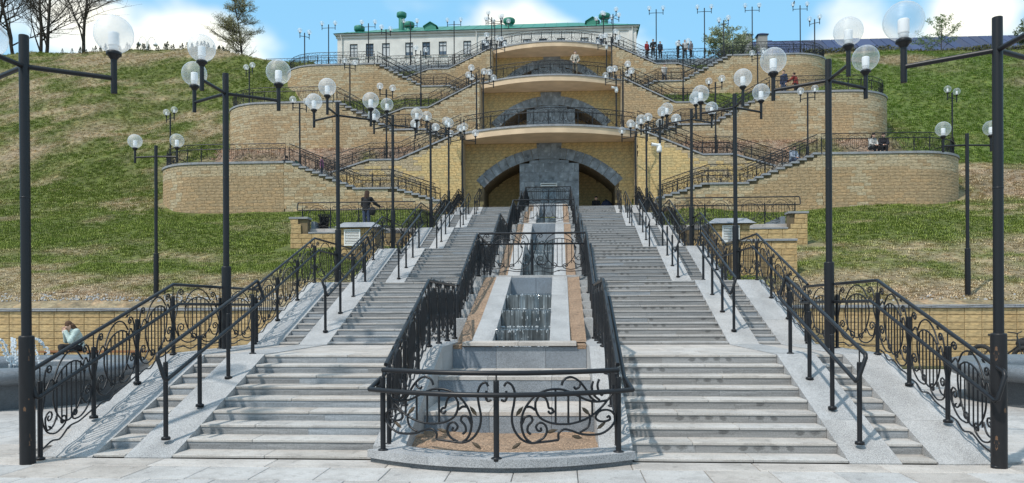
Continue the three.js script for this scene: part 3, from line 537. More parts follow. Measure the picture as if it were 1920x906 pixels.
{ // curved front fence of the lower basin with leaf scrolls
  const t = thing('basin_fence', 'curved black wrought iron fence with leaf scrolls at the front of the basin', 'railing');
  const at = (u, y, o = 0) => P(u * 1.25, y, 8.16 - .42 * (1 - u * u) - o), fr = (h, o, w = 1) => Array.from({ length: 17 }, (_, i) => at((i / 8 - 1) * w, h, o));
  mesh('upper_rail', new Geo().tube(fr(1.0, 0, 1), .026, 10), iron, t); mesh('lower_rail', new Geo().tube(fr(.79, .09, 1.12), .026, 10), iron, t);
  for (const s of [-1, 1]) mesh('rail_return', new Geo().tube([at(s * 1.12, .79, .09), P(s * 1.38, .83, 8.34), P(s * 1.35, .88, 8.5)], .025, 8), iron, t);
  for (const u of [-1, 0, 1]) put('post', postGeo(.79, .029, 0, .06), iron, t, at(u, .14));
  const C = [
    [[70, 440], [92, 446], [104, 425], [100, 388]], [[88, 362], [104, 340], [130, 352], [150, 400], [145, 460], [132, 540], [145, 610], [185, 665], [235, 688], [300, 686], [400, 678]],
    [[185, 575], [195, 520], [220, 470], [270, 415], [340, 386], [420, 386], [500, 420], [570, 455], [630, 467], [690, 462]], [[268, 450], [268, 490], [290, 540], [350, 575], [440, 588], [520, 578], [590, 550], [650, 505], [690, 462], [722, 420], [726, 372]],
    [[340, 508], [352, 522], [370, 515], [362, 495], [345, 490], [338, 462], [322, 430], [290, 421], [270, 450]], [[187, 575], [190, 610], [210, 660], [240, 686]], [[240, 640], [222, 622], [226, 590], [250, 560], [240, 536], [210, 540], [190, 580]], [[296, 602], [300, 618], [283, 620], [270, 597], [290, 574], [320, 585], [333, 620], [315, 660], [270, 684]],
    [[400, 675], [400, 640], [430, 618], [470, 626], [530, 650], [600, 660], [660, 655], [715, 620], [738, 580], [725, 540], [690, 520], [640, 526], [618, 560], [640, 582], [680, 586], [706, 576], [700, 558], [686, 564]], [[525, 640], [570, 615], [585, 570], [580, 540]], [[210, 482], [240, 482], [265, 500]],
    [[418, 362], [430, 332], [470, 315], [520, 340], [560, 390], [590, 440], [622, 464]], [[640, 335], [630, 370], [640, 410], [656, 430], [665, 412], [650, 402]], [[604, 345], [596, 380], [612, 430], [642, 458]], [[490, 372], [500, 385], [520, 376], [530, 352]]];
  const bars = [[383, 388, 585], [457, 392, 588], [525, 432, 577], [598, 464, 546]], leaves = [[178, 505, .9], [362, 626, .2], [560, 520, -.8], [655, 610, .6], [160, 703, .6], [508, 668, -.3]];
  for (const s of [-1, 1]) {
    const g = new Geo(), q = (x, y) => at(s * (x - 43) / 715, .14 + (778 - y) / 715 * 1.25);
    for (const c of C) g.tube(smooth(c, c.length * 5).map(([x, y]) => q(x, y)), .0125, 6);
    for (const [x, a, b] of bars) g.tube([q(x, a), q(x, b)], .011, 6);
    const pn = mesh('scroll_panel', g, iron, t);
    for (const [x, y, a] of leaves) { const l = new Geo(), c = Math.cos(a), w = Math.sin(a), pt = (u, v, z) => { const p = q(x + c * u + w * v, y - w * u + c * v); p.z += z; return p; }; for (const z of [.011, -.009]) { const e = [[-36, 0], [-18, -11], [6, -13], [36, -2], [10, 9], [-14, 10]]; for (let i = 0; i < 6; i++) l.tri(pt(...e[i], 0), pt(...e[(i + 1) % 6], 0), pt(0, 0, z)); } mesh('leaf', l, bronze, pn); }
  }
}

/* ---------- globe lamps ---------- */
const lampCache = new Map(), memo = (k, f) => { if (!lampCache.has(k)) lampCache.set(k, f()); return lampCache.get(k); };
function globeGeo(lod) { return memo('g' + lod, () => new THREE.SphereGeometry(.21, lod ? 14 : 40, lod ? 10 : 28)); }
function lamp(label, group, X, h, D, angles, lod, o = {}) {
  const H = o.H || 4.6, reach = o.reach || .86, t = thing('globe_lamp', label, 'street lamp', P(X, h, D), 0, group), S = lod ? 7 : 18, th = o.thin || 1;
  mesh('pole_base', memo('pb' + lod + th, () => new Geo().lathe([[.0, 0], [.077 * th, 0], [.077 * th, 1.36], [.073 * th, 1.375], [.05 * th, 1.38]], 0, 0, S).build()), label.startsWith('nearest') ? ironWorn : iron, t);
  mesh('pole', memo('p' + lod + H + th, () => new Geo().lathe([[.05 * th, 1.375], [.05 * th, H], [.046 * th, H + .006], [0, H + .006]], 0, 0, S).lathe([[.05 * th, H * .62], [.053 * th, H * .62 + .004], [.053 * th, H * .62 + .012], [.05 * th, H * .62 + .016]], 0, 0, S).build()), iron, t);
  for (const a of angles) {
    const y = H - .33, c = Math.cos(a), s = Math.sin(a), at = (r, y) => v3(c * r, y, -s * r);
    const arm = mesh('arm', new Geo().tube([at(.03, y), at(reach, y - .02)], .027, S > 10 ? 10 : 6), iron, t);
    const hold = mesh('holder', memo('h' + lod, () => new Geo().lathe([[0, -.19], [.033, -.19], [.033, .19], [.036, .19], [.066, .235], [.082, .24], [.082, .27], [.055, .29], [0, .29]], 0, 0, S).build()), iron, arm); hold.position.copy(at(reach, y));
    const gl = mesh('globe', globeGeo(lod), mat.globes[Math.floor(h3(Math.round(X * 50), Math.round(D * 50), Math.round(a * 9)) * 3)], arm); gl.rotation.set(.1 * Math.sin(X * 7 + a), a * 3, .1 * Math.cos(D * 5 + a)); gl.position.copy(at(reach, y + .475));
    const core = mesh('lamp_core', memo('c' + lod, () => new Geo().lathe([[0, -.2], [.05, -.2], [.05, -.13], [.058, -.13], [.058, .01], [.052, .02], [0, .021]], 0, 0, S).build()), mat.core, arm); core.position.copy(at(reach, y + .475));
  }
  t.rotation.set((h3(Math.round(X * 9), 3, 1) - .5) * .007, 0, (h3(Math.round(D * 9), 5, Math.round(X)) - .5) * .007);
  return t;
}
const DEG = Math.PI / 180, G3 = 'three-globe lamps flanking the staircase', G2 = 'two-globe lamps on the terraces', GP = 'two-globe lamps along the upper street';
const three = (s, a = 30) => [a, a + 120, a + 240].map((d) => (s < 0 ? d : 180 - d) * DEG);
[[5.05, 0, 7.98, 0, 'nearest and largest'], [4.93, .865, 12.62, 0, 'second'], [4.95, 1.99, 19.25, 0, 'third'], [5.0, 3.13, 25.9, 1, 'fourth'], [4.9, 4.36, 33.1, 1, 'fifth'], [5.05, 5.54, 39.5, 1, 'sixth'], [5.1, TOP_H + .01, 45.6, 1, 'seventh']].forEach(([x, h, D, lod, w], k) => {
  for (const s of [-1, 1]) lamp(w + ' three-globe lamp ' + (k ? 'from the plaza ' : '') + 'on the ' + (s < 0 ? 'left' : 'right') + ' of the stairs', G3, k === 0 ? (s < 0 ? -5.08 : 5.12) : s * x, k ? stairH(D) + .012 : 0, k === 0 && s > 0 ? 8.2 : D, three(s, 30), lod);
});
for (const s of [-1, 1]) lamp('black two-globe lamp standing alone on the ' + (s < 0 ? 'left' : 'right') + ' lawn behind the low block wall', G2, s < 0 ? -11.67 : 12.3, groundH(s * 11.8, 22.9) - .03, 22.9, [0, Math.PI], 0, { H: s < 0 ? 4.66 : 4.66, reach: .66 });
const pair = (a) => [a * DEG, (a + 180) * DEG];
for (const s of [-1, 1]) {
  const side = s < 0 ? 'left' : 'right', A = s < 0 ? 215 : -35;
  [[15.4, TIER[0].hm, 47, 'bastion terrace of the lowest tier'], [10.2, lerp(TIER[0].hm, TIER[0].ht, .38), 48.0, 'stair landing of the lowest tier'], [15.2, TIER[1].hm, 57.8, 'bastion terrace of the middle tier'], [9.95, lerp(TIER[1].hm, TIER[1].ht, .38), 58.8, 'stair landing of the middle tier'], [s < 0 ? 14.7 : 14.9, TIER[2].hm, 68, 'inner end of the top bastion'], [s < 0 ? 22.2 : 22.7, TIER[2].hm, 68.3, 'outer end of the top bastion']].forEach(([x, h, D, w]) => lamp('slim two-globe lamp on the ' + side + ' ' + w, G2, s * x, h, D, pair(A), 1, { reach: .42 }));
  lamp('two-globe lamp on the ' + side + ' grass slope beside the lowest bastion', G2, s < 0 ? -24.5 : 24.5, groundH(s * 24.5, 48.6) - .05, 48.6, pair(s < 0 ? -35 : 35), 1, { reach: .5 });
  if (s < 0) lamp('two-globe lamp on the left grass slope beside the middle bastion', G2, -22.9, groundH(-22.9, 57.5) - .05, 57.5, pair(-35), 1, { reach: .42 });
  [[TIER[0].ht, 50.6, 'first balcony', 4.78, 4.42], [TIER[1].ht, 62.4, 'second balcony', 4.88, 4.5], [TIER[2].ht, 73.6, 'top balcony', 5.75, 4.9]].forEach(([h, D, w, xa, xb]) => { lamp('outer three-globe lamp behind the ' + side + ' end of the ' + w, 'lamps behind the balconies', s * xa, h, D, three(s, 14), 1); lamp('inner three-globe lamp behind the ' + side + ' end of the ' + w, 'lamps behind the balconies', s * xb, h, D + .9, three(s, 40), 1); });
}
[-22.1, -18.1, -13.9, -9.6, -5.6, 13.6 - 3.6, 14.6, 19.1, 23.6].forEach((x, i) => lamp(['first', 'second', 'third', 'fourth', 'fifth', 'sixth', 'seventh', 'eighth', 'ninth'][i] + ' from left of the two-armed lamps along the upper street', GP, x, 25.2, 75.2, [0, Math.PI], 1, { reach: .66, H: x > 0 ? 5.2 : 4.6 }));

/* ---------- retaining walls, bastions, balconies ---------- */
// a block with a chamfered or hewn face, unit size: x 0..1, y 0..1, front at z = 0, back at z = -1 (scaled on placing)
function blockGeo(seed, hewn) {
  const R = rng(seed), g = new Geo(), e = .5; const j = () => hewn ? (R() - .5) * .5 : 0;
  const bx = .03, by = .06, zb = -.35, F = [[bx, by, j()], [.5, by, j() + (hewn ? .12 : 0)], [1 - bx, by, j()], [bx, .5, j() + (hewn ? .15 : 0)], [.5, .5, j() + (hewn ? .35 : 0)], [1 - bx, .5, j() + (hewn ? .15 : 0)], [bx, 1 - by, j()], [.5, 1 - by, j() + (hewn ? .12 : 0)], [1 - bx, 1 - by, j()]].map((p) => v3(p[0], p[1], p[2]));
  if (!hewn) g.quad(F[0], F[2], F[8], F[6]); else for (let y = 0; y < 2; y++) for (let x = 0; x < 2; x++) { const i = y * 3 + x; g.quad(F[i], F[i + 1], F[i + 4], F[i + 3]); }
  const B = [v3(0, 0, zb), v3(1, 0, zb), v3(1, 1, zb), v3(0, 1, zb)], C = [F[0], F[2], F[8], F[6]];
  for (let i = 0; i < 4; i++) { const k = (i + 1) % 4; if (!hewn) g.quad(B[i], B[k], C[k], C[i]); else { const m = [F[1], F[5], F[7], F[3]][i]; g.tri(B[i], B[k], m).tri(B[i], m, C[i]).tri(m, B[k], C[k]); } }
  for (let i = 0; i < 4; i++) { const k = (i + 1) % 4; const d = (p) => v3(p.x, p.y, -1); g.quad(d(B[i]), d(B[k]), B[k], B[i]); }
  return g;
}
const blockSets = { plain: [0, 1].map((i) => blockGeo(i + 1, false)), hewn: [0, 1, 2, 3, 4, 5].map((i) => blockGeo(i + 11, true)) };
const blockBuilt = new Map();
// faces: [{ X0, D0, X1, D1 | arc }] given as a plan path; bottom(u), top(u) heights along its length
function masonry(t, path, bottom, top, o) {
  const { ch = .215, bl = .46, depth = .03, set = 'hewn', tone, seed = 1, single = 300, skip, bleach = 0, y0 = null, stack = 0 } = o, R = rng(seed);
  const cum = [0]; for (let i = 1; i < path.length; i++) cum.push(cum[i - 1] + Math.hypot(path[i][0] - path[i - 1][0], path[i][1] - path[i - 1][1]));
  const Ltot = cum[cum.length - 1], at = (u) => { let i = 1; while (i < cum.length - 1 && cum[i] < u) i++; const a = path[i - 1], b = path[i], q = (u - cum[i - 1]) / (cum[i] - cum[i - 1]); return [lerp(a[0], b[0], q), lerp(a[1], b[1], q)]; };
  let lo = 1e9, hi = -1e9; for (let i = 0; i <= 60; i++) { lo = Math.min(lo, bottom(Ltot * i / 60)); hi = Math.max(hi, top(Ltot * i / 60)); }
  const base = y0 ?? lo, rows = Math.ceil((hi - base) / ch), list = [];
  for (let r = 0; r < rows; r++) {
    let u = stack ? 0 : -R() * bl;
    while (u < Ltot) {
      const w = stack ? bl : bl * (.72 + .56 * R()), a = Math.max(0, u), b = Math.min(Ltot, u + w); u += w; if (b - a < .06) continue;
      const m = (a + b) / 2, yb = base + r * ch; let yt = Math.min(yb + ch, Math.min(top(a + .01), top(b - .01)) + .0); const bt = Math.max(yb, bottom(m) - .12);
      if (yt - bt < .05) continue; if (skip && skip(m, (yt + bt) / 2, a, b, bt, yt)) continue;
      list.push([a, b, bt, yt]);
    }
  }
  list.forEach((q) => q.push(0)); const order = list.map((q, i) => [(q[1] - q[0]) * (q[3] - q[2]) * (.5 + R()), i]).sort((p, q) => q[0] - p[0]); order.slice(0, single).forEach(([, i]) => { list[i][4] = 1; });
  const many = new Map(), dm = new THREE.Object3D();
  for (const [a, b, y, yt, one] of list) {
    const A = at(a + .005), B = at(b - .005), L = Math.hypot(B[0] - A[0], B[1] - A[1]), ang = Math.atan2(B[1] - A[1], B[0] - A[0]), up = top((a + b) / 2) - yt;
    const pale = bleach && (up < bleach * (.6 + .8 * fbm(a * .35, seed, 2, 2)) && R() < .9 || (fbm(a * .55, seed + 9, 2, 4) > .63 && R() < .6)), ms = pale ? mat.bleached : tone || mat.rough, n1 = fbm(a * .3, y * .8, 3, seed), mi = Math.floor(clamp(n1 * 1.5 - .25 + (R() - .5) * .55, 0, .999) * ms.length);
    const gi = Math.floor(R() * blockSets[set].length), key = set + gi;
    if (!blockBuilt.has(key)) blockBuilt.set(key, blockSets[set][gi].build(1, R() * 5, R() * 5));
    dm.position.copy(P(A[0], y + .005, A[1])); dm.rotation.set(0, ang, 0); dm.scale.set(L, yt - y - (set === 'plain' ? .011 : .006), depth * (.75 + .5 * R())); dm.translateZ(depth);
    if (one) { const m = new THREE.Mesh(blockBuilt.get(key), ms[mi]); m.castShadow = m.receiveShadow = true; m.name = 'stone_block'; m.position.copy(dm.position); m.rotation.copy(dm.rotation); m.scale.copy(dm.scale); t.add(m); }
    else { dm.updateMatrix(); const k = key + '|' + ms[mi].uuid; if (!many.has(k)) many.set(k, [blockBuilt.get(key), ms[mi], []]); many.get(k)[2].push(dm.matrix.clone()); }
  }
  const all = [...many.values()]; const byMat = new Map();
  for (const [g, m, l] of all) { if (!byMat.has(m)) byMat.set(m, []); for (const x of l) byMat.get(m).push(g.clone().applyMatrix4(x)); }
  for (const [m, l] of byMat) { const n = l.reduce((s, g) => s + g.attributes.position.count, 0), G = new THREE.BufferGeometry(); for (const [k, w] of [['position', 3], ['normal', 3], ['uv', 2]]) { const arr = new Float32Array(n * w); let o = 0; for (const g of l) { arr.set(g.attributes[k].array, o); o += g.attributes[k].array.length; } G.setAttribute(k, new THREE.BufferAttribute(arr, w)); } tag(mesh('stone_blocks', G, m, t), null, null, null, 'stuff'); }
  return list.length;
}
// backing: a solid strip behind the face of a path, offset inward
function backing(g, path, b, top, thick) { for (let i = 0; i < path.length - 1; i++) { const A = path[i], B = path[i + 1], dx = B[0] - A[0], dd = B[1] - A[1], l = Math.hypot(dx, dd), nx = -dd / l * thick, nd = dx / l * thick; const q = (p, h, k) => P(p[0] + nx * k, h, p[1] + nd * k); g.hexa([q(A, b(i), 1), q(B, b(i + 1), 1), q(B, top(i + 1), 1), q(A, top(i), 1), q(A, b(i), 0), q(B, b(i + 1), 0), q(B, top(i + 1), 0), q(A, top(i), 0)]); } return g; }
const SINGLE = [260, 170, 110];
TIER.forEach((t, k) => {
  const nm = t.nm + ' tier', R = rng(200 + k), ch = .2, rise = (X) => Math.abs(X);
  // ----- wall with the arch -----
  const arcC = t.hb + t.up - 2.06 + .0, r0 = 5.57, r1 = 6.24, spr = 47.4 * DEG, xo = r0 * Math.sin(spr), yo = arcC + r0 * Math.cos(spr);
  const wl = thing('arch_wall', 'yellow ashlar wall with a wide grey arch on the ' + nm, 'wall');
  const hole = (x, y, m = 0) => { const ax = Math.abs(x); if (ax > xo + m) return false; if (y < yo) return true; return Math.hypot(x, y - arcC) < r0 + m; };
  { // backing built around the opening
    const sh = new THREE.Shape([[-5.5, t.hb - .5], [-xo, t.hb - .5], [-xo, yo]].map((p) => new THREE.Vector2(...p))), pts = [[-5.5, t.hb - .5], [-xo, t.hb - .5], [-xo, yo]];
    for (let i = 1; i < 24; i++) { const a = lerp(-spr, spr, i / 24); pts.push([r0 * Math.sin(a), arcC + r0 * Math.cos(a)]); }
    pts.push([xo, yo], [xo, t.hb - .5], [5.5, t.hb - .5], [5.5, t.ht - .3], [-5.5, t.ht - .3]);
    const g = new THREE.ExtrudeGeometry(new THREE.Shape(pts.map((p) => new THREE.Vector2(...p))), { depth: .6, bevelEnabled: false }); g.translate(0, 0, -t.Dw - .6);
    mesh('wall_core', g, mat.mortar, wl);
  }
  masonry(wl, [[-5.42, t.Dw], [5.42, t.Dw]], () => t.hb, () => t.ht - .42, { set: 'plain', tone: mat.ashlar, seed: 40 + k, single: SINGLE[k], ch, bl: .44, depth: .024, y0: t.hb, skip: (u, y, a, b, yb, yt) => { const xa = a - 5.42, xb = b - 5.42; for (const [x, yy] of [[xa, yb], [xb, yb], [xa, yt], [xb, yt], [(xa + xb) / 2, yb]]) { if (hole(x, yy, 0)) return true; } return Math.hypot((xa + xb) / 2, (yb + yt) / 2 - arcC) < r1 - .1 && Math.abs((xa + xb) / 2) < r1 * Math.sin(spr) - .1 && (yb + yt) / 2 > yo + .1; } });
  // arch stones and keystone
  const vous = 18; for (let i = 0; i < vous; i++) {
    const a0 = lerp(-spr, spr, i / vous) + .002, a1 = lerp(-spr, spr, (i + 1) / vous) - .002; if (Math.abs(a0 + a1) / 2 < .13) continue;
    const q = (r, a, d) => P(r * Math.sin(a), arcC + r * Math.cos(a), d), F = t.Dw - .05 - R() * .004, B = t.Dw + .5;
    mesh('arch_stone', [0, 1, 2].reduce((g, w) => { const e0 = lerp(a0, a1, w / 3), e1 = lerp(a0, a1, (w + 1) / 3); return g.hexa([q(r0, e0, B), q(r0, e1, B), q(r1, e1, B), q(r1, e0, B), q(r0, e0, F), q(r0, e1, F), q(r1, e1, F), q(r1, e0, F)]); }, new Geo()).build(1, R() * 7, R() * 7), pick(mat.slate, R), wl);
  }
  mesh('keystone', new Geo().hexa([P(-.70, arcC + r0 - .04, t.Dw + .5), P(.10, arcC + r0 - .04, t.Dw + .5), P(.12, arcC + r0 + .95, t.Dw + .5), P(-.79, arcC + r0 + .95, t.Dw + .5), P(-.70, arcC + r0 - .04, t.Dw - .075), P(.10, arcC + r0 - .04, t.Dw - .075), P(.12, arcC + r0 + .95, t.Dw - .075), P(-.79, arcC + r0 + .95, t.Dw - .075)], .008).build(), mat.slate[2], wl);
  mesh('keystone', new Geo().hexa([P(.104, arcC + r0 - .04, t.Dw + .5), P(.70, arcC + r0 - .04, t.Dw + .5), P(.79, arcC + r0 + .95, t.Dw + .5), P(.124, arcC + r0 + .95, t.Dw + .5), P(.104, arcC + r0 - .04, t.Dw - .075), P(.70, arcC + r0 - .04, t.Dw - .075), P(.79, arcC + r0 + .95, t.Dw - .075), P(.124, arcC + r0 + .95, t.Dw - .075)], .008).build(1, .4, .3), mat.slate[0], wl);
  // dark recess: vault, back wall, floor
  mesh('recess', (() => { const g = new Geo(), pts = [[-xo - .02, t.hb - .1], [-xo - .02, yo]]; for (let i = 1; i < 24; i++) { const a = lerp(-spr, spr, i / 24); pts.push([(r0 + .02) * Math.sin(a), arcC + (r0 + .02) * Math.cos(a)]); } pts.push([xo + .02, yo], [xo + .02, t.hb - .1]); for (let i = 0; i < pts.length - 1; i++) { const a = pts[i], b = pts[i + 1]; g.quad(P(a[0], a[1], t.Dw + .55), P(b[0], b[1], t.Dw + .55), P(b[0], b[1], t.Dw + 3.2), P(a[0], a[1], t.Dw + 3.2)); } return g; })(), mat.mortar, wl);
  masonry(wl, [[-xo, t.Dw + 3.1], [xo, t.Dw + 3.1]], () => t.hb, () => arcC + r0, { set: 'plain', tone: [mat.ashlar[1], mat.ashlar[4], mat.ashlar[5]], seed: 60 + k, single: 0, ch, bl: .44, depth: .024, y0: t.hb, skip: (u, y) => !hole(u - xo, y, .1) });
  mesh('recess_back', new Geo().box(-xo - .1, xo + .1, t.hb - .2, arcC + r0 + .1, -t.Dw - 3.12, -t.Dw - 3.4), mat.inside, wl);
  // panel of large slate slabs with the spout
  let row = 0; for (let y = t.hb; y < arcC + r0 - .03; y += .56, row++) {
    let x = -1.86 - (row % 2) * .3; const yt = Math.min(y + .56, arcC + r0 + .3);
    while (x < 1.86) { const a = Math.max(-1.86, x), b = Math.min(1.86, x + .62); x += .62; if (b - a < .05) continue; const top = Math.min(yt, arcC + Math.sqrt(r0 * r0 - Math.max(a * a, b * b)) + .04); if (top - y < .06) continue; mesh('slate_slab', new Geo().box(a + .003, b - .003, y + .003, top - .003, -t.Dw - .05 + R() * .006, -t.Dw - .2, .005).build(1, R() * 7, R() * 7), pick(mat.slate, R), wl); }
  }
  mesh('panel_core', new Geo().box(-1.85, 1.85, t.hb - .2, arcC + r0 * .94, -t.Dw - .15, -t.Dw - 2.9), mat.mortar, wl);
  if (k < 2) { mesh('spout', new Geo().box(-.54, .50, t.hb + t.up + 1.72, t.hb + t.up + 1.79, -t.Dw + .32, -t.Dw - .1, .01).box(-.54, .50, t.hb + t.up + 1.86, t.hb + t.up + 1.91, -t.Dw + .32, -t.Dw - .1, .01).box(-.54, -.50, t.hb + t.up + 1.79, t.hb + t.up + 1.86, -t.Dw + .32, -t.Dw - .1).box(.46, .50, t.hb + t.up + 1.79, t.hb + t.up + 1.86, -t.Dw + .32, -t.Dw - .1), mat.white, wl);
    mesh('falling_water', (() => { const g = new Geo(), q = (a, b) => P(lerp(-.45, .41, a / 16), t.hb + t.up + 1.74 - b / 6 * (1.5 + t.up), t.Dw - .34 - .12 * Math.sqrt(b / 6)); for (let a = 0; a < 16; a++) { for (let b = 0; b < 6; b++) g.quad(q(a, b + 1), q(a + 1, b + 1), q(a + 1, b), q(a, b)); } return g; })(), mat.water, wl); }
  // ----- balcony -----
  const bs = Array.from({ length: 25 }, (_, i) => { const x = lerp(-5.25, 5.25, i / 24), q = x / 5.25; return [x, t.Dw - 1.15 - 1.75 * (1 - q * q)]; });
  const bal = thing('balcony', 'curved cream balcony with grey edge over the ' + nm + ' arch', 'balcony');
  mesh('slab', new Geo().slab([...bs, [5.25, t.Dw + .1], [-5.25, t.Dw + .1]], t.ht - .48, t.ht - .11), mat.cream, bal);
  for (let i = 0; i < 24; i++) { const a = bs[i], b = bs[i + 1], out = (p, d) => { const q = p[0] / 5.25; return [p[0] * 1.006, p[1] - d]; }; mesh('edge_stone', new Geo().slab([out(a, .05), out([b[0] - .006, b[1]], .05), [b[0] - .006, b[1] + .38], [a[0], a[1] + .38]], t.ht - .107, t.ht + .01).build(1, R() * 7, R() * 7), pick(mat.coping, R), bal); }
  mesh('floor', new Geo().slab([...bs.map((p) => [p[0], p[1] + .385]), [5.25, t.Dw + .1], [-5.25, t.Dw + .1]], t.ht - .106, t.ht), mat.landing[0], bal);
  struct('terrace_floor', new Geo().slab([[-5.3, t.Dw + .11], [5.3, t.Dw + .11], [5.3, k < 2 ? TIER[k + 1].Dw + .5 : 76], [-5.3, k < 2 ? TIER[k + 1].Dw + .5 : 76]], t.ht - .3, t.ht - .003), mat.landing[1]);
  railing('balcony_railing', 'black scrollwork railing round the balcony over the ' + nm + ' arch', 'balcony railings', bs.filter((_, i) => i % 2 === 0).map((p) => [p[0], t.ht + .01, p[1] + .16]), { lod: 1, off: .07 });
  // ----- both sides -----
  for (const s of [-1, 1]) {
    const side = s < 0 ? 'left' : 'right', low = k === 0 ? 6.7 : t.hb - .45;
    // profile of the lower stair (front wall) and of the upper stair
    const xb = 5.9, l0 = 8.65, l1 = 10.75, x1 = 14.5, hl = lerp(t.hb, t.hm, .38);
    const stepUp = (x, a, b, h0, h1, n) => { const q = clamp((x - a) / (b - a)); return h0 + (h1 - h0) * Math.ceil(q * n - 1e-6) / n; };
    const n1 = 7, n2 = 10, loTop = (x) => (x < l0 ? stepUp(x, xb, l0, t.hb + .1, hl, n1) : x <= l1 ? hl : stepUp(x, l1, x1, hl, t.hm, n2));
    const corner = Array.from({ length: 13 }, (_, i) => { const a = i / 12 * Math.PI / 2; return [BX + BR * Math.sin(a), t.Df + BR - BR * Math.cos(a)]; });
    const back = t.Dw + 4.3;
    // bastion with its curved corner
    const bw = thing('bastion_wall', 'curved rough sandstone bastion wall on the ' + side + ' of the ' + nm, 'wall');
    const pth = [[x1 + .1, t.Df], [17, t.Df], ...corner, [BX + BR, back]], mir = (p) => (s < 0 ? p.map(([x, d]) => [-x, d]).reverse() : p.map((q) => q.slice()));
    const path = mir(pth), bot = (p) => groundH(p[0] * 1.012, p[1] - .25) - .5;
    mesh('wall_core', backing(new Geo(), path, (i) => Math.min(bot(path[i]), t.hm - 1), () => t.hm - .09, .5), mat.mortar, bw);
    const cum = [0]; for (let i = 1; i < path.length; i++) cum.push(cum[i - 1] + Math.hypot(path[i][0] - path[i - 1][0], path[i][1] - path[i - 1][1]));
    const botU = (u) => { let i = 1; while (i < cum.length - 1 && cum[i] < u) i++; const q = clamp((u - cum[i - 1]) / (cum[i] - cum[i - 1])); return Math.min(t.hm - .8, lerp(bot(path[i - 1]), bot(path[i]), q)); };
    masonry(bw, path, botU, () => t.hm - .1, { seed: 300 + k * 2 + (s > 0), single: SINGLE[k], ch: .168, bl: .52, depth: .02, bleach: .62, y0: t.hm - .1 - .168 * 28 });
    for (let i = 0; i < path.length - 1; i++) { const A = path[i], B = path[i + 1], L = Math.hypot(B[0] - A[0], B[1] - A[1]), m = Math.max(1, Math.round(L / 1.1)); for (let j = 0; j < m; j++) { const g = new Geo(), q0 = j / m, q1 = (j + 1) / m - .004, dx = (B[0] - A[0]) / L, dd = (B[1] - A[1]) / L, e = (q, o) => [lerp(A[0], B[0], q) - dd * o, lerp(A[1], B[1], q) + dx * o]; g.slab([e(q0, -.07), e(q1, -.07), e(q1, .42), e(q0, .42)], t.hm - .088, t.hm + .03); mesh('coping', g.build(1, R() * 9, 0), pick(mat.coping, R), bw); } }
    struct('terrace_floor', new Geo().slab(mir([[x1, t.Df + .4], [17, t.Df + .4], ...corner.map(([x, d]) => [BX + (x - BX) * .88, t.Df + BR + (d - t.Df - BR) * .88]), [BX + BR - .42, t.Dw + .2], [x1 - 1.4, t.Dw + .2], [x1 - 1.4, t.Df + 2.4], [x1, t.Df + 2.4]]), t.hm - .3, t.hm - .002), mat.landing[2]);
    const fp = path.filter((_, i) => i % 2 === 0 || i === path.length - 1).filter((p) => p[1] < back - .1).map((p) => p.slice());
    const fence = (s < 0 ? [[-(BX + BR) + .2, t.hm + .03, t.Dw + 1.2]] : []).concat(path.filter((p) => p[1] < t.Dw).filter((_, i, a) => i % 2 === 0 || i === a.length - 1).map((p) => { const cx = s * BX, cd = t.Df + BR, r = Math.hypot(p[0] - cx, p[1] - cd), inC = Math.abs(p[0]) > BX - .01; return inC ? [cx + (p[0] - cx) * (1 - .2 / r), t.hm + .03, cd + (p[1] - cd) * (1 - .2 / r)] : [p[0], t.hm + .03, p[1] + .2]; })).concat(s > 0 ? [[BX + BR - .2, t.hm + .03, t.Dw + 1.2]] : []);
    railing('bastion_railing', 'black scrollwork railing on top of the ' + side + ' bastion of the ' + nm, 'bastion railings', fence, { lod: 1, off: .07 });
    // lower stair wall with stepped copings
    const lw = thing('stair_wall', 'sandstone wall with stepped grey copings under the lower stair on the ' + side + ' of the ' + nm, 'wall');
    const lp = s < 0 ? [[-x1 - .1, t.Df], [-xb, t.Df]] : [[xb, t.Df], [x1 + .1, t.Df]], X = (u) => (s < 0 ? x1 + .1 - u : xb + u);
    const xs = []; for (let i = 0; i <= n1; i++) xs.push(lerp(xb, l0, i / n1)); xs.push(l1); for (let i = 1; i <= n2; i++) xs.push(lerp(l1, x1, i / n2));
    const core = new Geo(); for (let i = 0; i < xs.length - 1; i++) { const m = (xs[i] + xs[i + 1]) / 2; core.box(s * xs[i], s * xs[i + 1], low - .6, loTop(m) - .09, -t.Df - .015, -t.Df - .42); }
    core.box(s * xb, s * (xb + .01), low - .6, t.hb, -t.Df - .42, -t.Df - 2.2);
    mesh('wall_core', core, mat.mortar, lw);
    masonry(lw, lp, () => low, (u) => loTop(X(u)) - .1, { seed: 320 + k * 2 + (s > 0), single: SINGLE[k] * .7 | 0, ch: .168, bl: .52, depth: .02, bleach: .34, y0: t.hm - .1 - .168 * 28 });
    for (let i = 0; i < xs.length - 1; i++) { const y = loTop((xs[i] + xs[i + 1]) / 2), w = xs[i + 1] - xs[i], m = Math.max(1, Math.round(w / 1.05)); for (let j = 0; j < m; j++) mesh('coping', new Geo().box(s * (lerp(xs[i], xs[i + 1], j / m) - (j ? 0 : .05)), s * (lerp(xs[i], xs[i + 1], (j + 1) / m) - .004), y - .088, y + .02, -t.Df + .08, -t.Df - .46, .008).build(1, R() * 9, 0), pick(mat.coping, R), lw); }
    const steps = new Geo(); for (let i = 0; i < xs.length - 1; i++) { const y = loTop((xs[i] + xs[i + 1]) / 2) - .03; steps.box(s * xs[i], s * xs[i + 1], low - .4, y, -t.Df - .425, -t.Df - 2.3); }
    mesh('steps', steps, mat.tread[1], lw);
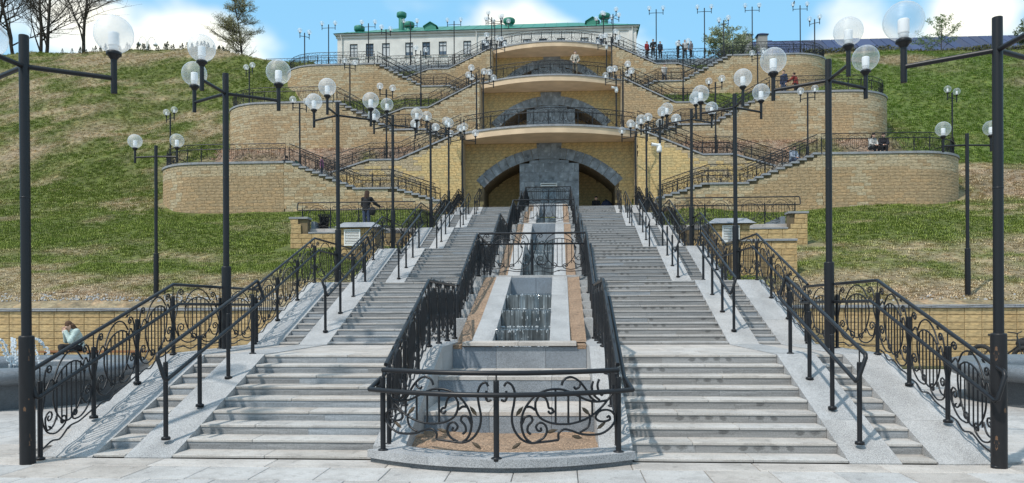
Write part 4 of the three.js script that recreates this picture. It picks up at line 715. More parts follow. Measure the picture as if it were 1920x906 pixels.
    const loRail = (d, off) => joinPaths(nodes([s * (xb + .3), t.hb + .12, d], [s * l0, hl + .02, d], 3), nodes([s * l0, hl + .02, d], [s * l1, hl + .02, d], 2), nodes([s * l1, hl + .02, d], [s * (x1 - .1), t.hm + .02, d], 4));
    railing('stair_railing', 'front scrollwork railing of the lower stair on the ' + side + ' of the ' + nm, 'railings of the tier stairs', loRail(t.Df + .28), { lod: 1, off: -s * .09, low: .72 });
    railing('stair_railing', 'rear scrollwork railing of the lower stair on the ' + side + ' of the ' + nm, 'railings of the tier stairs', loRail(t.Df + 2.1), { lod: 1, off: s * .09, low: .72 });
    // upper stair wall
    const uw = thing('stair_wall', 'sandstone wall under the upper stair rising to the balcony on the ' + side + ' of the ' + nm, 'wall');
    const u0 = 5.3, u1 = 9.2, u2 = 11.0, u3 = 14.3, hu = lerp(t.hm, t.ht, .38), upTop = (x) => (x < u1 ? lerp(t.ht + .02, hu, (x - u0) / (u1 - u0)) : x < u2 ? hu : lerp(hu, t.hm, (x - u2) / (u3 - u2)));
    const up = s < 0 ? [[-u3, t.Du], [-u0, t.Du]] : [[u0, t.Du], [u3, t.Du]], XU = (u) => (s < 0 ? u3 - u : u0 + u), ul = t.hb - .3;
    const prof = [[u0, t.ht - .12], [u1, hu - .12], [u2, hu - .12], [u3, t.hm - .12]], cg = new Geo(), q4 = (a, b, d0, d1, y0a, y0b, ya, yb) => cg.hexa(s > 0 ? [P(a, y0a, d1), P(b, y0b, d1), P(b, yb, d1), P(a, ya, d1), P(a, y0a, d0), P(b, y0b, d0), P(b, yb, d0), P(a, ya, d0)] : [P(-b, y0b, d1), P(-a, y0a, d1), P(-a, ya, d1), P(-b, yb, d1), P(-b, y0b, d0), P(-a, y0a, d0), P(-a, ya, d0), P(-b, yb, d0)]);
    for (let i = 0; i < 3; i++) q4(prof[i][0], prof[i + 1][0], t.Du + .02, t.Du + .42, ul, ul, prof[i][1], prof[i + 1][1]);
    cg.box(s * (u0 - .02), s * (u0 + .4), ul, t.ht - .42, -t.Du - .02, -t.Dw - .3);
    mesh('wall_core', cg, mat.mortar, uw);
    masonry(uw, up, () => t.hb - .2, (u) => upTop(XU(u)) - .12, { seed: 340 + k * 2 + (s > 0), single: SINGLE[k] * .8 | 0, ch: .168, bl: .46, depth: .02, tone: k ? mat.rough : mat.ashlar, bleach: .22, y0: t.hb - .2 });
    { const rp = s < 0 ? [[-u0 + .02, t.Du], [-u0 + .02, t.Dw]] : [[u0 - .02, t.Dw], [u0 - .02, t.Du]]; masonry(uw, rp, () => t.hb, () => t.ht - .44, { seed: 360 + k, set: 'plain', tone: mat.bleached, single: 0, ch, bl: .44, depth: .024, y0: t.hb }); }
    for (let i = 0; i < 3; i++) { const [a, ya] = prof[i], [b, yb] = prof[i + 1], m = Math.round((b - a) / .95); for (let j = 0; j < m; j++) { const g = new Geo(), A = lerp(a, b, j / m), B = lerp(a, b, (j + 1) / m) - .004, y0 = lerp(ya, yb, j / m), y1 = lerp(ya, yb, (j + 1) / m), d0 = t.Du - .06, d1 = t.Du + .46, Q = (x, y, d) => P(s * x, y, d); g.hexa(s > 0 ? [Q(A, y0, d1), Q(B, y1, d1), Q(B, y1 + .1, d1), Q(A, y0 + .1, d1), Q(A, y0, d0), Q(B, y1, d0), Q(B, y1 + .1, d0), Q(A, y0 + .1, d0)] : [Q(B, y1, d1), Q(A, y0, d1), Q(A, y0 + .1, d1), Q(B, y1 + .1, d1), Q(B, y1, d0), Q(A, y0, d0), Q(A, y0 + .1, d0), Q(B, y1 + .1, d0)], .008); mesh('coping', g.build(1, R() * 9, 0), pick(mat.coping, R), uw); } }
    const sg = new Geo(), ns = 18; for (let i = 0; i < ns; i++) { const a = lerp(u0, u3, i / ns), b = lerp(u0, u3, (i + 1) / ns); sg.box(s * a, s * b, ul, upTop((a + b) / 2) - .06, -t.Du - .43, -t.Dw + .05 - .3); } mesh('steps', sg, mat.tread[2], uw);
    const upRail = (d) => joinPaths(nodes([s * (u0 + .05), t.ht + .0, d], [s * u1, hu - .01, d], 4), nodes([s * u1, hu - .01, d], [s * u2, hu - .01, d], 2), nodes([s * u2, hu - .01, d], [s * u3, t.hm - .01, d], 3));
    railing('stair_railing', 'front scrollwork railing of the upper stair on the ' + side + ' of the ' + nm, 'railings of the tier stairs', upRail(t.Du + .26), { lod: 1, off: -s * .09, low: .72 });
    railing('stair_railing', 'rear scrollwork railing of the upper stair on the ' + side + ' of the ' + nm, 'railings of the tier stairs', upRail(t.Dw + .1), { lod: 1, off: s * .09, low: .72 });
  }
});
{ // walls that close the spaces beside the top landing and the low wall along the plaza
  for (const s of [-1, 1]) {
    const side = s < 0 ? 'left' : 'right', R = rng(500 + s), w = thing('plaza_wall', 'low wall of large tan blocks with a grey cap on the ' + side + ' of the plaza', 'wall'), p = s < 0 ? [[-34, 21.9], [-5.25, 21.9]] : [[5.25, 21.9], [34, 21.9]];
    mesh('wall_core', backing(new Geo(), p, () => -.3, () => 1.62, .45), mat.mortar, w);
    masonry(w, p, () => 0, () => 1.62, { seed: 510 + s, stack: 1, set: 'plain', tone: mat.low, single: 300, ch: .2035, bl: .46, depth: .03, y0: 0 });
    for (let i = 0; i < 26; i++) { const a = lerp(p[0][0], p[1][0], i / 26), b = lerp(p[0][0], p[1][0], (i + 1) / 26) - .005; mesh('cap_slab', new Geo().box(a, b, 1.622, 1.71, -21.9 + .09, -22.42, .008).build(1, R() * 9, 0), pick(mat.coping, R), w); }
  }
  const g = new Geo(), R = rng(9); for (let i = 0; i < 2600; i++) { const x = (R() < .5 ? -1 : 1) * (5.6 + R() * 26), d = 22.45 + R() * R() * .9, r = .012 + R() * .022, y = groundH(x, d) + r * .4; if (x > 0 && R() < .8) continue; g.hexa([v3(-r, -r * .6, -r), v3(r, -r * .5, -r * .8), v3(r * .7, r * .7, -r * .6), v3(-r * .8, r * .6, -r * .7), v3(-r * .9, -r * .5, r), v3(r * .9, -r * .6, r * .8), v3(r * .6, r * .5, r * .7), v3(-r * .7, r * .7, r * .6)].map((v) => v.applyAxisAngle(v3(0, 1, 0), i).add(P(x, y, d)))); }
  tag(mesh('gravel', g, M(.42, .43, .44, .9)), 'pale grey gravel strip behind the cap of the low plaza wall', 'gravel', null, 'stuff');
}

/* ================= THINGS ON THE SITE ================= */
// ----- white building on the plateau -----
{
  const A = [-21.85, 77.4], B = [8.3, 77.1], dx = B[0] - A[0], dd = B[1] - A[1], L = Math.hypot(dx, dd), ux = dx / L, ud = dd / L, y0 = 23.2, y1 = 27.75, dep = 15;
  const b = thing('white_building', 'long white building with green metal roof standing above the top terrace', 'building', P(0, 1.82, 0));
  const Q = (u, y, w = 0) => P(A[0] + ux * u - ud * w, y, A[1] + ud * u + ux * w);      // along the front, height, depth behind the front
  const hx = (g, u0, u1, ya, yb, w0, w1, bv = 0) => g.hexa([Q(u0, ya, w1), Q(u1, ya, w1), Q(u1, yb, w1), Q(u0, yb, w1), Q(u0, ya, w0), Q(u1, ya, w0), Q(u1, yb, w0), Q(u0, yb, w0)], bv);
  const white = M(.84, .82, .77, .85, { map: rep(T.plaster, .35) }), green = tones(3, .035, .20, .135, .5, {}, .12, 3), dark = M(.05, .055, .065, .5), glass = M(.10, .13, .17, .08, { specularIntensity: 1 }), curtain = M(.55, .57, .58, .9);
  const wins = [665, 695, 725.5, 769, 801, 832, 878, 912, 945, 990, 1020, 1054, 1098, 1127].map((px) => { const f = (px - 960) / 1450, t = .062; const s = Math.sin(t), c = Math.cos(t); let lo = 0, hi = L; for (let i = 0; i < 40; i++) { const m = (lo + hi) / 2, X = A[0] + ux * m - .642, D = A[1] + ud * m; (X * c + D * s) / (D * c - X * s) < f ? lo = m : hi = m; } return lo; });
  const w2 = .40, wy0 = 25.4, wy1 = 26.75;
  { const g = new Geo(); hx(g, 0, L, y0, wy0, 0, .5); hx(g, 0, L, wy1, y1, 0, .5); let u = 0; for (const w of wins) { hx(g, u, w - w2, wy0, wy1, 0, .5); u = w + w2; } hx(g, u, L, wy0, wy1, 0, .5); hx(g, 0, .5, y0, y1, .5, dep); hx(g, L - .5, L, y0, y1, .5, dep); hx(g, .5, L - .5, y0, y1, dep - .5, dep); mesh('wall', g, white, b); }
  { const g = new Geo(); hx(g, -.12, L + .12, y1 - .42, y1 - .30, -.08, .1); hx(g, -.22, L + .22, y1 - .14, y1 - .01, -.22, .1); mesh('cornice', g, white, b); }
  { const g = new Geo(); for (const u of [L - .55, L - 1.9]) { hx(g, u - .22, u + .22, y0, y1 - .42, -.07, .0); } mesh('pilasters', g, white, b); }
  wins.forEach((u, i) => {
    const f = new Geo(); hx(f, u - w2, u - w2 + .06, wy0, wy1, .06, .16); hx(f, u + w2 - .06, u + w2, wy0, wy1, .06, .16); hx(f, u - w2, u + w2, wy1 - .06, wy1, .06, .16); hx(f, u - w2, u + w2, wy0, wy0 + .06, .06, .16); hx(f, u - .025, u + .025, wy0, wy1, .07, .15); hx(f, u - w2, u + w2, wy0 + .95, wy0 + 1.0, .07, .15);
    const w = mesh('window', f, dark, b), p = new Geo(); hx(p, u - w2, u + w2, wy0, wy1, .13, .15); mesh('pane', p, glass, w);
    if (i % 3 !== 1) { const c = new Geo(); hx(c, u - w2 + .07, u + w2 - .07, wy0 + .1 + (i % 2) * .3, wy1 - .07, .118, .127); mesh('curtain', c, curtain, w); }
    const s = new Geo(); hx(s, u - w2 - .08, u + w2 + .08, wy0 - .07, wy0 - .005, -.09, .12); mesh('sill', s, white, w);
  });
  // roof of standing-seam sheets, hipped at both ends
  const rh = 3.0, rw = 6.2, e = -.35, rid = y1 + rh, R = rng(8), n = 26, roofCore = new Geo();
  roofCore.quad(Q(e, y1, dep + .3), Q(rw, rid, dep / 2), Q(rw, rid, rw + .6), Q(e, y1, e)).quad(Q(L - e, y1, e), Q(L - rw, rid, rw + .6), Q(L - rw, rid, dep / 2), Q(L - e, y1, dep + .3)).quad(Q(L - e, y1, dep + .3), Q(L - rw, rid, dep / 2), Q(rw, rid, dep / 2), Q(e, y1, dep + .3)).quad(Q(rw, rid, rw + .6), Q(rw, rid, dep / 2), Q(L - rw, rid, dep / 2), Q(L - rw, rid, rw + .6));
  const rf = mesh('roof', roofCore, green[0], b);
  for (let i = 0; i < n; i++) { const a = lerp(e, L - e, i / n), c = lerp(e, L - e, (i + 1) / n), a2 = clamp(a, rw, L - rw), c2 = clamp(c, rw, L - rw), ta = a < rw ? (a - e) / (rw - e) : a > L - rw ? (L - e - a) / (rw - e) : 1, tc = c < rw ? (c - e) / (rw - e) : c > L - rw ? (L - e - c) / (rw - e) : 1; const at = (u, t) => Q(u, y1 + rh * t + .01, e + (rw + .6 - e) * t); const g = new Geo().quad(at(a, 0), at(c - .03, 0), at(c, tc), at(a, Math.max(ta, .001))); const s0 = at(a, 0), s1 = at(a, ta); if (ta > .05) g.tube([s0, s1], .035, 4); mesh('roof_sheet', g, pick(green, R), rf); }
  // dormers and ventilation stacks
  const stack = (u, w, h, r, cap) => { const y = y1 + rh * clamp((w - e) / (rw + .6 - e)) - .2, c = Q(u, y, w), g = new Geo().lathe([[r * .75, 0], [r * .75, h], [0, h]], c.x, c.z, 8, y); if (cap) g.lathe([[0, h - .02], [r, h], [r * 1.25, h + .12], [r * 1.25, h + .42], [r * 1.05, h + .5], [0, h + .52]], c.x, c.z, 10, y); mesh('ventilation_stack', g, green[1], rf); };
  const U = (px) => { const f = (px - 960) / 1450; return (78 * (f * Math.cos(.062) - Math.sin(.062)) / (Math.cos(.062) + Math.sin(.062) * f) + .642 - A[0]) / ux; };
  stack(U(749), 2.2, 1.5, .42, true); stack(U(672), 1.4, .25, .45, true); stack(U(767), 1.2, .5, .45, true); stack(U(954), 2.6, .5, .5, true); stack(U(1139), 4.5, .6, .5, true);
  for (const px of [798, 1106]) { const u = U(px) + .4, w = 1.7, y = y1 + rh * .3, g = new Geo(); hx(g, u - .6, u + .6, y - .4, y + .32, w, w + 2); const d = mesh('dormer', g, green[2], rf), r = new Geo(); r.hexa([Q(u - .75, y + .26, w + 2), Q(u, y + .72, w + 2), Q(u, y + .78, w + 2), Q(u - .75, y + .32, w + 2), Q(u - .75, y + .26, w - .12), Q(u, y + .72, w - .12), Q(u, y + .78, w - .12), Q(u - .75, y + .32, w - .12)]).hexa([Q(u, y + .72, w + 2), Q(u + .75, y + .26, w + 2), Q(u + .75, y + .32, w + 2), Q(u, y + .78, w + 2), Q(u, y + .72, w - .12), Q(u + .75, y + .26, w - .12), Q(u + .75, y + .32, w - .12), Q(u, y + .78, w - .12)]); r.tri(Q(u - .58, y + .32, w + .02), Q(u + .58, y + .32, w + .02), Q(u, y + .7, w + .02)); mesh('dormer_roof', r, green[0], d); }
  { const g = new Geo(); for (const px of [897, 1186]) { const u = U(px); g.tube([Q(u, y1 - .15, -.22), Q(u, y1 - .5, -.08), Q(u, y0, -.08)], .06, 6); } g.tube([Q(.4, y1 - .1, -.25), Q(.5, y1 - .7, -.1), Q(.5, y0, -.1)], .06, 6); mesh('downpipe', g, white, b); }
}
// ----- upper street: kerb wall and fence -----
for (const s of [-1, 1]) {
  const side = s < 0 ? 'left' : 'right', x0 = s < 0 ? -28.2 : 6.0, x1 = s < 0 ? -6.0 : 23.8, R = rng(30 + s), k = thing('kerb_wall', 'low dark grey granite kerb under the upper street railing on the ' + side, 'kerb');
  for (let i = 0; i < 14; i++) mesh('kerb_stone', new Geo().box(lerp(x0, x1, i / 14), lerp(x0, x1, (i + 1) / 14) - .006, 24.4, 25.35, -74.5, -74.9, .01).build(1, R() * 9, 0), pick(mat.ashGrey, R), k);
  railing('street_railing', 'black railing along the upper street on the ' + side + ' of the top balcony', 'railings of the upper street', nodes([x0, 25.35, 74.7], [x1, 25.35, 74.7], 12), { lod: 1, off: .06 });
}
// ----- low house with a dark blue roof and hedge, right -----
{
  const h = thing('low_house', 'long low house with a dark blue panelled roof behind the right hedge', 'building', P(0, 1.2, 0)), blue = tones(4, .055, .075, .14, .7, { specularIntensity: .4 }, .15, 4), R = rng(14), wallM = M(.35, .34, .33, .9, { map: rep(T.plaster, .4) });
  mesh('wall', new Geo().box(20, 80, 24.2, 28.0, -86.4, -94), wallM, h);
  const rf = mesh('roof', new Geo().hexa([P(19.6, 28.0, 95), P(80.4, 28.0, 95), P(80.4, 28.1, 95), P(19.6, 28.1, 95), P(19.6, 28.0, 86), P(80.4, 28.0, 86), P(80.4, 28.08, 86), P(19.6, 28.08, 86)]).prism([[86, 28.1], [90.5, 31.0], [95, 28.1]], 19.6, 80.4), blue[0], h);
  for (let i = 0; i < 56; i++) { const a = 19.7 + i * 1.08, lift = i % 9 === 4 ? .12 : .03; mesh('roof_panel', new Geo().hexa([P(a, 30.9, 90.3), P(a + 1.0, 30.9, 90.3), P(a + 1.0, 30.95 + lift, 90.3), P(a, 30.95 + lift, 90.3), P(a, 28.12, 86.1), P(a + 1.0, 28.12, 86.1), P(a + 1.0, 28.14 + lift * .6, 86.1), P(a, 28.14 + lift * .6, 86.1)], .01), pick(blue, R), rf); }
  for (const x of [21.4, 23.1]) { const c = mesh('chimney', new Geo().box(x - .5, x + .5, 28.3, 30.5, -86.8, -87.8, .02), wallM, rf); mesh('chimney_cap', new Geo().box(x - .62, x + .62, 30.5, 30.6, -86.7, -87.9, .02).hexa([P(x - .62, 30.6, 87.9), P(x + .62, 30.6, 87.9), P(x + .12, 30.85, 87.4), P(x - .12, 30.85, 87.4), P(x - .62, 30.6, 86.7), P(x + .62, 30.6, 86.7), P(x + .12, 30.85, 87.2), P(x - .12, 30.85, 87.2)]), blue[1], c); }
}
// ----- plants -----
function leafCloud(pts, size, R, aspect = .6) { const g = new Geo(); for (const p of pts) { const a = v3(R() - .5, R() - .5, R() - .5).normalize(), b = v3(R() - .5, R() - .5, R() - .5).cross(a).normalize(), s = size * (.6 + .8 * R()), A = a.multiplyScalar(s), B = b.multiplyScalar(s * aspect); g.quad(p.clone().sub(A), p.clone().sub(B), p.clone().add(A), p.clone().add(B)); } return g; }
function tree(name, label, cat, X, D, o) {
  const { H = 10, seed = 1, leaf = null, leafSize = .07, perTip = 0, levels = 5, lean = 0, trunk = .13, spread = .6, y = groundH(X, D) - .2, start = .22, group, up = .12, kids = 5, twig = .006, clip = 99, flat = .55 } = o, R = rng(seed), t = thing(name, label, cat, P(X, y, D), 0, group), trunkG = new Geo(), twigs = new Geo(), tips = [];
  const grow = (p, d, len, r, lv) => {
    const n = lv === 0 ? 9 : lv < 3 ? 5 : 3, pts = [p.clone()], q = p.clone(), dir = d.clone(); for (let i = 1; i < n; i++) { dir.add(v3(R() - .5, R() - .5 + up * .6, R() - .5).multiplyScalar(lv === 0 ? .10 : .34)).normalize(); q.add(dir.clone().multiplyScalar(len / (n - 1))); pts.push(q.clone()); }
    if (pts[0].y < clip) (lv < 2 ? trunkG : twigs).tube(pts, (u) => Math.max(twig, r * (1 - u * .72)), lv === 0 ? 8 : lv < 2 ? 5 : 3);
    if (lv >= levels - 1) { tips.push(...pts.slice(1)); return; }
    const m = lv === 0 ? kids * 3 : kids; for (let i = 0; i < m; i++) { const f = lv === 0 ? lerp(start, .98, (i + R() * .6) / m) : lerp(.25, 1, (i + R()) / m), k = f * (n - 1), a = Math.floor(Math.min(k, n - 2)), b = pts[a].clone().lerp(pts[a + 1], k - a); if (b.y > clip) continue; const side = v3(R() - .5, 0, R() - .5).normalize(), nd = dir.clone().multiplyScalar(lv === 0 ? flat : .7).add(side.multiplyScalar(spread * (.7 + .6 * R()))).add(v3(0, up, 0)).normalize(); grow(b, nd, len * (lv === 0 ? (flat < .31 ? .30 : .46) * (1.15 - f * .7) : .56) * (.75 + .5 * R()), r * (lv === 0 ? .45 * (1.1 - f * .6) : .5), lv + 1); }
  };
  grow(v3(0, 0, 0), v3(lean, 1, (R() - .5) * .1).normalize(), H, trunk, 0);
  mesh('trunk', trunkG, mat.bark, t); const cr = mesh('crown', twigs, mat.bark, t);
  if (leaf) { const P2 = []; for (const p of tips) for (let i = 0; i < perTip; i++) P2.push(p.clone().add(v3(R() - .5, R() - .5, R() - .5).multiplyScalar(.28))); tag(mesh('leaves', leafCloud(P2, leafSize, R), leaf, t), null, null, null, 'stuff'); }
  return t;
}
const leafM = (r, g, b) => M(r, g, b, .8, { transmission: .3, thickness: 0, side: THREE.DoubleSide });
const BT = 'bare trees on the left ridge';
[[-59.5, 82, -.16, 3, 'leaning bare tree at the far left of the ridge'], [-57.2, 83, .05, 7, 'bare tree second from the left on the ridge'], [-55.2, 81, .10, 5, 'thick straight bare tree third from the left on the ridge'], [-51.2, 81.5, .0, 6, 'bare tree nearest the middle of the left ridge'], [-63, 83, .1, 9, 'bare tree partly cut by the left edge of the photo']].forEach(([x, d, lean, seed, l]) => tree('bare_tree', l, 'tree', x, d, { H: 12, seed, lean, levels: 5, kids: 5, trunk: .2, spread: .75, start: .12, group: BT, clip: 8.5, twig: .008 }));
tree('budding_tree', 'slender tree with opening yellow-green buds beside the top left terrace', 'tree', -32.8, 80, { H: 7.3, seed: 12, levels: 4, kids: 9, trunk: .11, spread: .75, start: .10, flat: .3, up: .07, leaf: leafM(.36, .34, .15), leafSize: .04, perTip: 4, twig: .01 });
tree('leafy_shrub', 'bushy pale green shrub in leaf behind the right upper railing', 'shrub', 17.2, 79.5, { H: 4.3, y: 25.2, seed: 22, levels: 4, kids: 5, trunk: .1, spread: 1, start: .05, leaf: leafM(.30, .34, .20), leafSize: .085, perTip: 8 });
tree('leafy_shrub', 'smaller pale green shrub left of the two chimneys', 'shrub', 19.3, 80.5, { H: 3.9, y: 25.2, seed: 24, levels: 4, kids: 5, trunk: .09, spread: .9, start: .05, leaf: leafM(.32, .36, .22), leafSize: .08, perTip: 7 });
tree('young_tree', 'airy young tree in fresh leaf above the right hedge', 'tree', 39.3, 81, { H: 4.2, seed: 32, levels: 4, kids: 4, trunk: .07, spread: .9, start: .2, leaf: leafM(.14, .22, .06), leafSize: .07, perTip: 5 });
tree('young_tree', 'dense young tree behind the nearest lamp at the right edge', 'tree', 48.2, 81, { H: 3.9, seed: 35, levels: 4, kids: 5, trunk: .08, spread: 1, start: .15, leaf: leafM(.12, .17, .05), leafSize: .08, perTip: 7 });
{ // clipped hedge on the right ridge
  const R = rng(44), h = thing('hedge', 'low brown-green hedge along the crest of the right slope', 'hedge'), pts = [], tw = new Geo(); for (let i = 0; i < 15000; i++) { const x = 25 + R() * 45, d = 79.0 + (R() - .5) * .9, y = groundH(x, d); pts.push(P(x, y + .02 + R() * (.85 + .25 * fbm(x * 1.3, 2, 2, 3)), d)); }
  for (let i = 0; i < 1500; i++) { const x = 25 + R() * 45, d = 79 + (R() - .5) * .7, y = groundH(x, d); tw.tube([P(x, y - .1, d), P(x + (R() - .5) * .3, y + .6 + R() * .6, d + (R() - .5) * .2)], .012, 3); }
  tag(mesh('stems', tw, mat.bark, h), null, null, null, 'stuff'); tag(mesh('foliage', leafCloud(pts, .085, R), M(.10, .105, .04, .9), h), null, null, null, 'stuff');
}
{ // row of young conifers on the left ridge
  const R = rng(51), proto = thing('conifer_sapling', 'tiny dark conifer sapling in a row along the left ridge', 'sapling', P(-50, groundH(-50, 76) - .05, 76), 0, 'conifer saplings along the left ridge');
  mesh('trunk', new Geo().tube([v3(0, 0, 0), v3(0, .55, 0)], .02, 4), mat.bark, proto); const pts = []; for (let i = 0; i < 90; i++) { const y = .08 + .5 * R(), r = .17 * (1 - y / .66), a = R() * 6.28; pts.push(v3(r * Math.cos(a), y, r * Math.sin(a))); } mesh('foliage', leafCloud(pts, .05, R, .35), M(.028, .045, .022, .95), proto);
  for (let i = 0; i < 60; i++) { const x = lerp(-49, -27.5, (i + R() * .9) / 60), d = 75.7 + R() * .9, c = proto.clone(); c.name = numbered('conifer_sapling'); c.position.copy(P(x, groundH(x, d) - .05, d)); c.scale.setScalar(.7 + R() * .9); c.rotation.y = R() * 6; scene.add(c); }
}
{ // grass: short blades over the slopes
  const R = rng(61), N = 90000, g = new Geo(); for (let k = 0; k < 5; k++) { const a = k * 1.26, c = Math.cos(a), s = Math.sin(a), w = .014, h = .05 + (k % 3) * .016, o = .045; g.tri(v3(c * .02 - s * w, 0, s * .02 + c * w), v3(c * .02 + s * w, 0, s * .02 - c * w), v3(c * o * 1.6, h, s * o * 1.6)); }
  const im = new THREE.InstancedMesh(g.build(), M(1, 1, 1, .95), N), dm = new THREE.Object3D(), col = new THREE.Color(); let n = 0, tries = 0;
  while (n < N && tries < N * 6) {
    tries++; const d = 22.5 + 56 * R() ** 1.25, x = (R() < .54 ? -1 : 1) * (5.4 + R() * (d * .74)); const ax = Math.abs(x - .64 + .062 * d); if (ax / d > .74) continue;
    let bad = false; for (const t of TIER) if (inBastion(x, d, t, -.35) && (d < t.Dw + .6 || Math.abs(x) < 5.4)) bad = true; if (bad || (d > 72 && Math.abs(x) < 26) || (Math.abs(x) < 11 && d > 30.4 && d < 35.4)) continue;
    const dry = dryness(x, d); if (R() < dry * .55) continue; const c = turfColor(x, d), k = 1.0 + .28 * R(); dm.position.copy(P(x, groundH(x, d) - .01, d)); dm.rotation.set((R() - .5) * .5, R() * 6.28, (R() - .5) * .5); const sc = (.55 + .75 * R()) * (d > 42 ? 1.7 : d > 30 ? 1.25 : 1.0); dm.scale.set(sc * 1.3, sc * (dry > .6 ? .7 : 1), sc * 1.3); dm.updateMatrix(); im.setMatrixAt(n, dm.matrix); im.setColorAt(n, col.setRGB(c[0] * k, c[1] * k, c[2] * k)); n++;
  }
  im.count = n; im.name = numbered('grass'); im.castShadow = im.receiveShadow = true; tag(im, 'short tufts of green and straw-coloured grass covering both hillsides', 'grass', null, 'stuff'); scene.add(im);
}
// ----- lamps on the left ridge -----
{
  const w = M(.62, .63, .64, .4), t = thing('white_street_lamp', 'pale double-arm lamp with hanging heads on the left ridge', 'street lamp', P(-46, groundH(-46, 85) - .1, 85), .2);
  mesh('pole', new Geo().tube([v3(0, 0, 0), v3(0, 3.1, 0)], (u) => .07 - .02 * u, 8).tube([v3(-.12, 1.9, 0), v3(-.12, 2.9, 0)], .03, 5).tube([v3(.12, 1.9, 0), v3(.12, 2.9, 0)], .03, 5), w, t);
  for (const s of [-1, 1]) { mesh('arm', new Geo().tube(Array.from({ length: 12 }, (_, i) => { const a = i / 11 * Math.PI * 1.05; return v3(s * (.12 + .38 - .38 * Math.cos(a)), 2.9 + .42 * Math.sin(a) * 1.6, 0); }), .028, 5), w, t); mesh('lamp_head', new Geo().lathe([[0, 2.95], [.1, 2.93], [.27, 2.72], [.27, 2.68], [.16, 2.55], [0, 2.5]], s * .9, 0, 12), w, t); }
  const c = thing('cobra_street_lamp', 'thin grey curved street lamp beyond the crest of the left slope', 'street lamp', P(-41.3, groundH(-41.3, 86) - .1, 86)); mesh('pole', new Geo().tube(smooth([[0, 0], [0, 1.3], [-.15, 1.75], [-.6, 2.25], [-1.0, 2.65]], 14).map(([x, y]) => v3(x, y, 0)), .045, 6), M(.35, .36, .37, .5), c); mesh('lamp_head', new Geo().hexa([v3(-1.3, 2.85, -.09), v3(-.95, 2.6, -.09), v3(-.95, 2.7, -.09), v3(-1.3, 2.95, -.09), v3(-1.3, 2.85, .09), v3(-.95, 2.6, .09), v3(-.95, 2.7, .09), v3(-1.3, 2.95, .09)], .02), M(.2, .2, .2, .5), c);
}
// ----- security cameras -----
[[4.86, 8.46, 33.1, 'fifth right lamp post of the staircase'], [4.42, 16.1, 51.4, 'right lamp post behind the first balcony'], [4.50, 22.9, 63.2, 'right lamp post behind the second balcony']].forEach(([x, y, d, w]) => { const t = thing('security_camera', 'white security camera clamped to the ' + w, 'camera', P(x, y, d), 0, 'white security cameras on lamp posts'); mesh('bracket', new Geo().lathe([[0, -.22], [.1, -.22], [.11, -.16], [.11, .02], [.07, .06], [0, .06]], 0, .06, 12).box(-.06, .06, -.02, .14, -.02, .1, .01), mat.white, t); mesh('camera_body', new Geo().tube([v3(-.02, .06, .1), v3(-.34, .1, .16)], (u) => .06 + .01 * u, 10), mat.white, t); mesh('lens', new Geo().tube([v3(-.335, .1, .16), v3(-.36, .103, .165)], .05, 10), M(.01, .01, .012, .2), t); });
